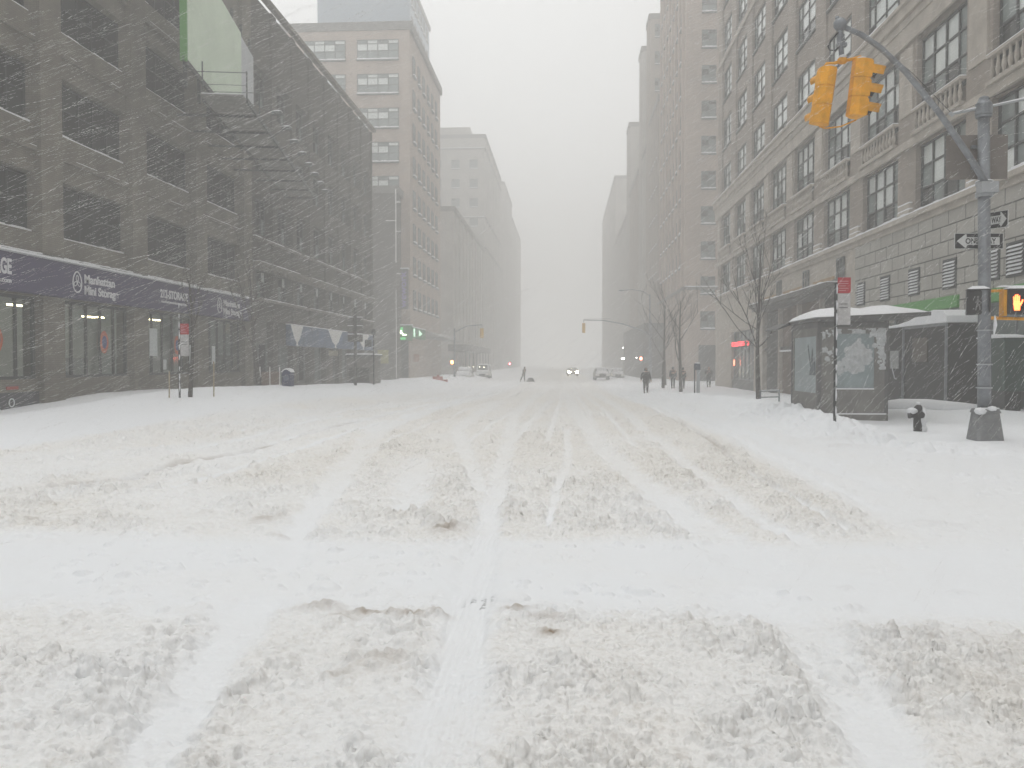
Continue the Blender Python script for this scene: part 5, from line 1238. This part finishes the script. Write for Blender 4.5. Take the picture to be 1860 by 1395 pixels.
# ================================================================== PEOPLE
def skinmesh(name, verts, edges, radii, m, parent, root=0, sub=1):
    me = bpy.data.meshes.new(name); me.from_pydata(verts, edges, []); me.update()
    o = bpy.data.objects.new(name, me); COL.objects.link(o)
    sk = o.modifiers.new("s", 'SKIN'); sk.use_smooth_shade = True
    for v, r_ in zip(me.skin_vertices[0].data, radii): v.radius = (r_, r_) if not isinstance(r_, tuple) else r_
    for v in me.skin_vertices[0].data: v.use_root = False
    me.skin_vertices[0].data[root].use_root = True
    if sub: s = o.modifiers.new("d", 'SUBSURF'); s.levels = sub; s.render_levels = sub
    dg = bpy.context.evaluated_depsgraph_get(); dg.update()
    nm = bpy.data.meshes.new_from_object(o.evaluated_get(dg)); bpy.data.objects.remove(o); bpy.data.meshes.remove(me)
    nm.materials.clear(); nm.materials.append(m); nm.name = name
    q = bpy.data.objects.new(name, nm); COL.objects.link(q); q.parent = parent
    return q
SKIN = mat("skin",(.42,.27,.20),.6)
def person(x, y, h, rz, label, coat, pants, stride=.12, arm_out=.16, long_coat=False, bent=False, hood=None, group=None, lean=0., bulk=1.08):
    z0 = ground_z(x,y)-.02; t = empty("person",(x,y,z0),rz,label,"person",group); k = h/1.75
    V = []; E_ = []; Rr = []
    def a(p, r_, c=None):
        V.append((p[0]*k,(p[1]-lean*p[2]*.25)*k,p[2]*k)); Rr.append(tuple(q*k for q in r_) if isinstance(r_,tuple) else r_*k); i = len(V)-1
        if c is not None: E_.append((c,i))
        return i
    pel = a((0,0,.93),(.15,.10)); ab = a((0,.0,1.10),(.13,.095),pel); ch = a((0,-.01,1.30),(.165,.11),ab); nk0 = a((0,0,1.45),(.08,.07),ch); nk = a((0,-.01,1.52),.052,nk0)
    hd = a((0,-.02,1.60),(.068,.082),nk); hd2 = a((0,-.025,1.66),(.075,.092),hd); top = a((0,-.015,1.72),(.058,.07),hd2)
    nose = a((0,-.125,1.635),.012,hd)
    for s in (-1,1):
        hp = a((s*.095,0,.88),.085,pel); f = s*stride
        kn = a((s*.10,-f*.55-.02,.50),.058,hp); an = a((s*.095,-f*1.0+.03,.10),.040,kn); fo = a((s*.10,-f-.10,.035),(.036,.03),an)
        sh = a((s*.185,0,1.40),.062,nk0)
        if bent: el = a((s*.27,-.02,1.13),.045,sh); wr = a((s*.10,-.25,1.28 if s > 0 else 1.2),.030,el); dn = Vector((-s*.4,-.6,.5)).normalized()
        else: el = a((s*(.19+arm_out*.6),.03+f*.3,1.13),.045,sh); wr = a((s*(.19+arm_out),-.03+f*.45,.88),.030,el); dn = Vector((s*.12,-.15,-1)).normalized()
        w0 = Vector(V[wr])/k; w0.y += lean*w0.z*.25
        pm = a(tuple(w0+dn*.07),(.036,.016),wr)
        side = dn.cross(Vector((0,1,0)) if abs(dn.y) < .9 else Vector((1,0,0))).normalized(); fw = side.cross(dn)
        w1 = w0+dn*.07
        for q,l_ in ((-.027,.062),(-.009,.078),(.009,.082),(.026,.070)):
            b0_ = a(tuple(w1+fw*q+dn*.03),.0085,pm); b1_ = a(tuple(w1+fw*q+dn*(.03+l_*.55)),.008,b0_); a(tuple(w1+fw*q+dn*(.03+l_)+Vector((0,0,0))+side*-.012*s),.0065,b1_)
        th_ = a(tuple(w0+dn*.03+fw*-.045),.010,wr); a(tuple(w0+dn*.075+fw*-.062),.008,th_)
    skinmesh("body",V,E_,Rr,SKIN,t)
    # coat: torso and sleeves
    CV=[];CE=[];CR=[]
    def c(p,r_,q=None):
        CV.append((p[0]*k,(p[1]-lean*p[2]*.25)*k,p[2]*k)); CR.append(tuple(u*k*bulk for u in r_) if isinstance(r_,tuple) else r_*k*bulk); i=len(CV)-1
        if q is not None: CE.append((q,i))
        return i
    hem = .62 if long_coat else .82
    c0 = c((0,0,.97),(.185,.135)); c1 = c((0,0,hem),(.20,.15) if not long_coat else (.21,.17),c0); c2 = c((0,-.01,1.15),(.18,.13),c0); c3 = c((0,-.01,1.33),(.205,.14),c2); c4 = c((0,0,1.47),(.11,.10),c3)
    for s in (-1,1):
        f = s*stride
        s0 = c((s*.185,0,1.40),.088,c4)
        if bent: s1 = c((s*.275,-.02,1.13),.072,s0); c((s*.13,-.22,1.25),.055,s1)
        else: s1 = c((s*(.19+arm_out*.6),.03+f*.3,1.13),.072,s0); c((s*(.19+arm_out),-.02+f*.43,.91),.052,s1)
    skinmesh("coat",CV,CE,CR,coat,t)
    CV.clear();CE.clear();CR.clear()
    h0 = c((0,.0,1.49),(.10,.10)); h1 = c((0,.015,1.60),(.108,.108),h0); h2 = c((0,.02,1.68),(.10,.105),h1); h3 = c((0,.02,1.745),(.06,.07),h2)
    skinmesh("hood",CV,CE,CR,hood or coat,t)
    CV.clear();CE.clear();CR.clear()
    p0 = c((0,0,.93),(.15,.115))
    for s in (-1,1):
        f = s*stride; p1_ = c((s*.095,0,.84),.10,p0); p2 = c((s*.10,-f*.55-.02,.50),.072,p1_); c((s*.095,-f+.03,.13),.058,p2)
    skinmesh("trousers",CV,CE,CR,pants,t)
    for s in (-1,1):
        f = s*stride; CV.clear();CE.clear();CR.clear()
        b0_ = c((s*.095,-f+.03,.16),.058); b1_ = c((s*.095,-f+.035,.05),.055,b0_); c((s*.10,-f-.12,.04),(.045,.042),b1_)
        skinmesh("boot",CV,CE,CR,mat("brown_boot",(.07,.045,.03),.8),t)
    return t
NAVY = mat("dark_winter_coat",(.010,.011,.014),.9,var=.25,scale=8); GRYC = mat("grey_winter_coat",(.06,.06,.065),.9,var=.2,scale=8); JEAN = mat("charcoal_trousers",(.015,.015,.018),.9,var=.2,scale=9)
person(5.43,58,1.72,R(4),"person in a dark hooded coat walking down the street towards us, arms held out",NAVY,JEAN,.045,.15,bulk=1.22)
person(11.5,69.5,1.68,R(-10),"person in a long dark coat on the right pavement near the office corner",GRYC,JEAN,.10,.05,long_coat=True,bent=True)
person(8.35,67,1.70,R(170),"left one of two hunched walkers on the right pavement",GRYC,JEAN,.16,.06,lean=.2)
person(8.95,66,1.66,R(175),"right one of two hunched walkers on the right pavement",NAVY,JEAN,.18,.06,lean=-.2)
person(-4.85,98,1.72,R(60),"distant person leaning in the haze at the left side of the road",GRYC,JEAN,.22,.08,lean=.8)
# a dragged sled-like bundle beside the distant person
t = empty("pulled_sledge",(-3.9,98,ground_z(-3.9,98)),0,"low grey sledge load beside the distant leaning person","sledge")
m = MB(); m.frus(0,0,.08,.42,.42,.22,.25,.15,.05); m.build("load", GRYC, t); m = MB(); m.box(-.5,.5,-.2,-.15,0,.07); m.box(-.5,.5,.15,.2,0,.07); m.tube([(-.5,0,.1),(-.8,0,.6)],.012,4); m.build("runners", FRAME_D, t)
# small dark clod on the right pavement
m = MB(); m.blob((9.0,33,ground_z(9.0,33)+.05),(.08,.07,.07),8,.2); tag(m.build("ice_lump", FRAME_D), "small dark lump lying on the snow left of the bus shelter", "lump")
# ================================================================== CARS
def car(x, y, rz, label, col, lights=False, snow=0., van=False, sink=0., group=None):
    z0 = ground_z(x,y)-sink; t = empty("parked_car" if not lights else "oncoming_car",(x,y,z0),rz,label,"van" if van else "car",group)
    m = mat("car_paint_"+label.split()[0]+str(int(x)),col,.35,var=.1,scale=3,spec=.5)
    H = 1.45 if not van else 1.9
    if van: prof = [(-2.3,.35),(-2.35,.9),(-2.2,1.05),(-1.5,1.15),(-.9,H),(2.2,H),(2.3,1.6),(2.32,.4)]
    else: prof = [(-2.25,.32),(-2.3,.62),(-2.15,.80),(-1.15,.95),(-.45,H-.03),(.2,H),(1.0,H-.05),(1.75,1.0),(2.2,.93),(2.28,.6),(2.22,.32)]
    b = MB(); n_ = len(prof); secs = []
    for xx, sc, dz in ((-.86,.94,-.02),(-.80,1,0),(0,1.0,.02),(.80,1,0),(.86,.94,-.02)):
        secs.append([( (xx*(1-.16*max(0,(pz-.95)/(H-.95)))) , py*(.98 if abs(xx) > .82 else 1), pz+dz*(pz > .6)) for py,pz in prof])
    vs = [p for s in secs for p in s]; fs = [tuple(range(n_-1,-1,-1)), tuple(range(4*n_,5*n_))]
    for i in range(4):
        for j in range(n_): fs.append((i*n_+j,i*n_+(j+1)%n_,(i+1)*n_+(j+1)%n_,(i+1)*n_+j))
    b.add(vs, fs); b.build("body", m, t, bevel=.04)
    g = MB()
    if van: ws = (-1.47,1.17,-.93,H-.04); 
    else: ws = (-1.12,.985,-.49,H-.05)
    dy,dz = ws[2]-ws[0], ws[3]-ws[1]; L_ = math.hypot(dy,dz); ny,nz = -dz/L_*.025, dy/L_*.025
    g.add([(-.66,ws[0]+ny,ws[1]+nz),(.66,ws[0]+ny,ws[1]+nz),(.58,ws[2]+ny,ws[3]+nz),(-.58,ws[2]+ny,ws[3]+nz)],[(0,1,2,3)])
    g.build("windscreen", SNOW if snow > .1 else GL_DARK, t)
    g = MB()
    for s in (-1,1): g.add([(s*.872,-.95,.98),(s*.872,1.45,.98),(s*.79,.95,H-.12),(s*.79,-.45,H-.12)],[(0,1,2,3)])
    g.build("side_windows", GL_DARK, t)
    for s in (-1,1):
        for yy in (-1.4,1.4):
            q = MB(); q.tube([(s*.70,yy,.32),(s*.90,yy,.32)],.32,16); wh = q.build("wheel", BLACK, t)
            q = MB(); q.tube([(s*.901,yy,.32),(s*.91,yy,.32)],.19,12); q.build("rim", GALV, wh)
    q = MB(); q.box(-.82,.82,-2.40,-2.26,.34,.52); q.build("bumper", FRAME_D, t)
    q = MB(); q.box(-.45,.45,-2.34,-2.28,.56,.70); q.build("grille", BLACK, t)
    for s in (-1,1):
        q = MB(); q.blob((s*.62,-2.30,.66),(.28,.08,.22),10); q.build("headlight", emat("headlamp_beam",(1,.84,.50),90) if lights else WHITE, t)
    if snow > 0:
        q = MB(); q.prism([(-.8 if not van else -.9,H-.02),(-.55,H+snow*.7),(.4,H+snow),(1.1 if not van else 2.1,H+snow*.6),(1.3 if not van else 2.25,H-.06)],'x',-.68,.68)
        q.prism([(-2.2,.84),(-2.0,.84+snow),(-1.3,1.0+snow),(-1.1,1.0)] if not van else [(-2.2,1.07),(-2.1,1.15),(-1.6,1.2),(-1.5,1.16)],'x',-.74,.74)
        q.build("snow_load", SNOW, t, bevel=.04)
    return t
car(1.25,146,R(3),"oncoming car with two bright headlights in the middle of the road",(.38,.38,.38),lights=True)  # body colour paled to stand in for the fog over it
car(4.55,108,R(2),"dark parked car with snow-covered windscreen on the right side of the road",(.07,.07,.075),snow=.12)
car(-10.6,112,R(0),"white boxy van deep in snow on the far left kerb",(.60,.62,.63),snow=.1,van=True,sink=.35)
car(-11.7,100,R(0),"pale snow-buried car in front of the white van on the left kerb",(.45,.46,.46),snow=.35,sink=.75)
car(7.4,122,R(0),"hazy snow-heaped car near the sidewalk shed on the right kerb",(.25,.25,.26),snow=.25,sink=.3)
car(7.3,136,R(0),"faintest car parked at the far right kerb",(.12,.12,.13),snow=.2,sink=.3)
# ================================================================== FALLING SNOW: separate flakes carried along gust lines
def falling_snow(n=36000, seed=5):
    rg = np.random.default_rng(seed)
    d = np.array([1.35,1.0,.907]); d /= np.linalg.norm(d)
    dist = 3.5+52*rg.random(n)**.85; ang = np.radians(rg.uniform(-38,38,n))
    cx = dist*np.tan(ang)*.98; cyy = dist; cz = rg.uniform(-.5,1,n)*0+rg.uniform(.1,1.9+.62*dist)
    cz = .1+rg.random(n)*(1.8+.50*dist)
    K = 8
    ln = .08+.50*rg.random(n)**1.7; ln *= (1+.4*(dist > 20))
    rad = .0008+.0023*rg.random(n)**2.2; rad *= (1+dist/34.)*np.where(dist < 8,.45,1)
    jit = rg.normal(0,.10,(n,3))+.14*np.sin(cx*.31+cz*.47)[:,None]*np.array([0,.3,1.])
    dd = d[None,:]+jit; dd /= np.linalg.norm(dd,axis=1)[:,None]
    c0 = np.stack([cx,cyy,cz],1)
    tt = (np.arange(K)/(K-1)-.5)[None,:]+rg.normal(0,.03,(n,K))
    C = c0[:,None,:]+dd[:,None,:]*(ln[:,None]*tt)[:,:,None]+rg.normal(0,.0022,(n,K,3))
    C = C.reshape(-1,3); D = np.repeat(dd,K,0); rr_ = np.repeat(rad,K)*rg.uniform(.5,1.1,n*K); hl = np.repeat(ln,K)/K*rg.uniform(.35,.75,n*K)
    keep = C[:,2] > .05
    keep &= ~((C[:,0] < -17.2)|(C[:,0] > 12.7))
    keep &= ~((np.abs(C[:,0]+.35) < .135*C[:,1]+.4)&(C[:,2] > 2.2))   # the middle of the street is clear of near gusts
    keep &= ~(C[:,2] > 1.6+.42*C[:,1])
    C, D, rr_, hl = C[keep], D[keep], rr_[keep], hl[keep]
    U = np.cross(D,[0,0,1.]); U /= np.linalg.norm(U,axis=1)[:,None]; V = np.cross(D,U)
    N = len(C); P = np.empty((N,5,3))
    P[:,0] = C-D*hl[:,None]; P[:,4] = C+D*hl[:,None]
    for i in range(3):
        a = 2*math.pi*i/3; P[:,1+i] = C+(U*math.cos(a)+V*math.sin(a))*rr_[:,None]
    F = np.array([(0,2,1),(0,3,2),(0,1,3),(4,1,2),(4,2,3),(4,3,1)])
    idx = (F[None]+5*np.arange(N)[:,None,None]).reshape(-1).astype(np.int32)
    me = bpy.data.meshes.new("falling_snow"); me.vertices.add(N*5); me.vertices.foreach_set("co", P.reshape(-1).astype(np.float32))
    me.loops.add(len(idx)); me.loops.foreach_set("vertex_index", idx); npol = N*6
    me.polygons.add(npol); me.polygons.foreach_set("loop_start", np.arange(0,npol*3,3,dtype=np.int32)); me.polygons.foreach_set("loop_total", np.full(npol,3,dtype=np.int32))
    me.update(calc_edges=True)
    m = bpy.data.materials.new("airborne_snow"); m.use_nodes = True; b = m.node_tree.nodes["Principled BSDF"]; n = m.node_tree; n.nodes.remove(b); df = n.nodes.new("ShaderNodeBsdfDiffuse"); tl = n.nodes.new("ShaderNodeBsdfTranslucent"); ms = n.nodes.new("ShaderNodeMixShader")
    df.inputs[0].default_value = (.92,.92,.92,1); tl.inputs[0].default_value = (.95,.95,.95,1); n.links.new(df.outputs[0],ms.inputs[1]); n.links.new(tl.outputs[0],ms.inputs[2]); tr_ = n.nodes.new("ShaderNodeBsdfTransparent"); m2 = n.nodes.new("ShaderNodeMixShader"); m2.inputs[0].default_value = .40; n.links.new(ms.outputs[0],m2.inputs[1]); n.links.new(tr_.outputs[0],m2.inputs[2]); n.links.new(ms.outputs[0],n.nodes["Material Output"].inputs[0]); n.nodes.remove(m2); n.nodes.remove(tr_)
    me.materials.append(m); o = bpy.data.objects.new("falling_snow", me); COL.objects.link(o)
    tag(o, "wind-driven snowflakes filling the air over the whole street", "snow", kind="stuff")
falling_snow()
# ================================================================== HAZE
hz_ = MB(); hz_.box(-200,200,-60,600,-2.7,67)
hm = bpy.data.materials.new("snow_haze"); hm.use_nodes = True; n = hm.node_tree; n.nodes.clear()
vo = n.nodes.new("ShaderNodeVolumePrincipled"); vo.inputs["Color"].default_value = (.995,.992,.983,1); vo.inputs["Density"].default_value = .0067; vo.inputs["Anisotropy"].default_value = 0.0
oo = n.nodes.new("ShaderNodeOutputMaterial"); n.links.new(vo.outputs[0], oo.inputs["Volume"])
tag(hz_.build("haze", hm), "pale haze of blown snow", "haze", kind="stuff")
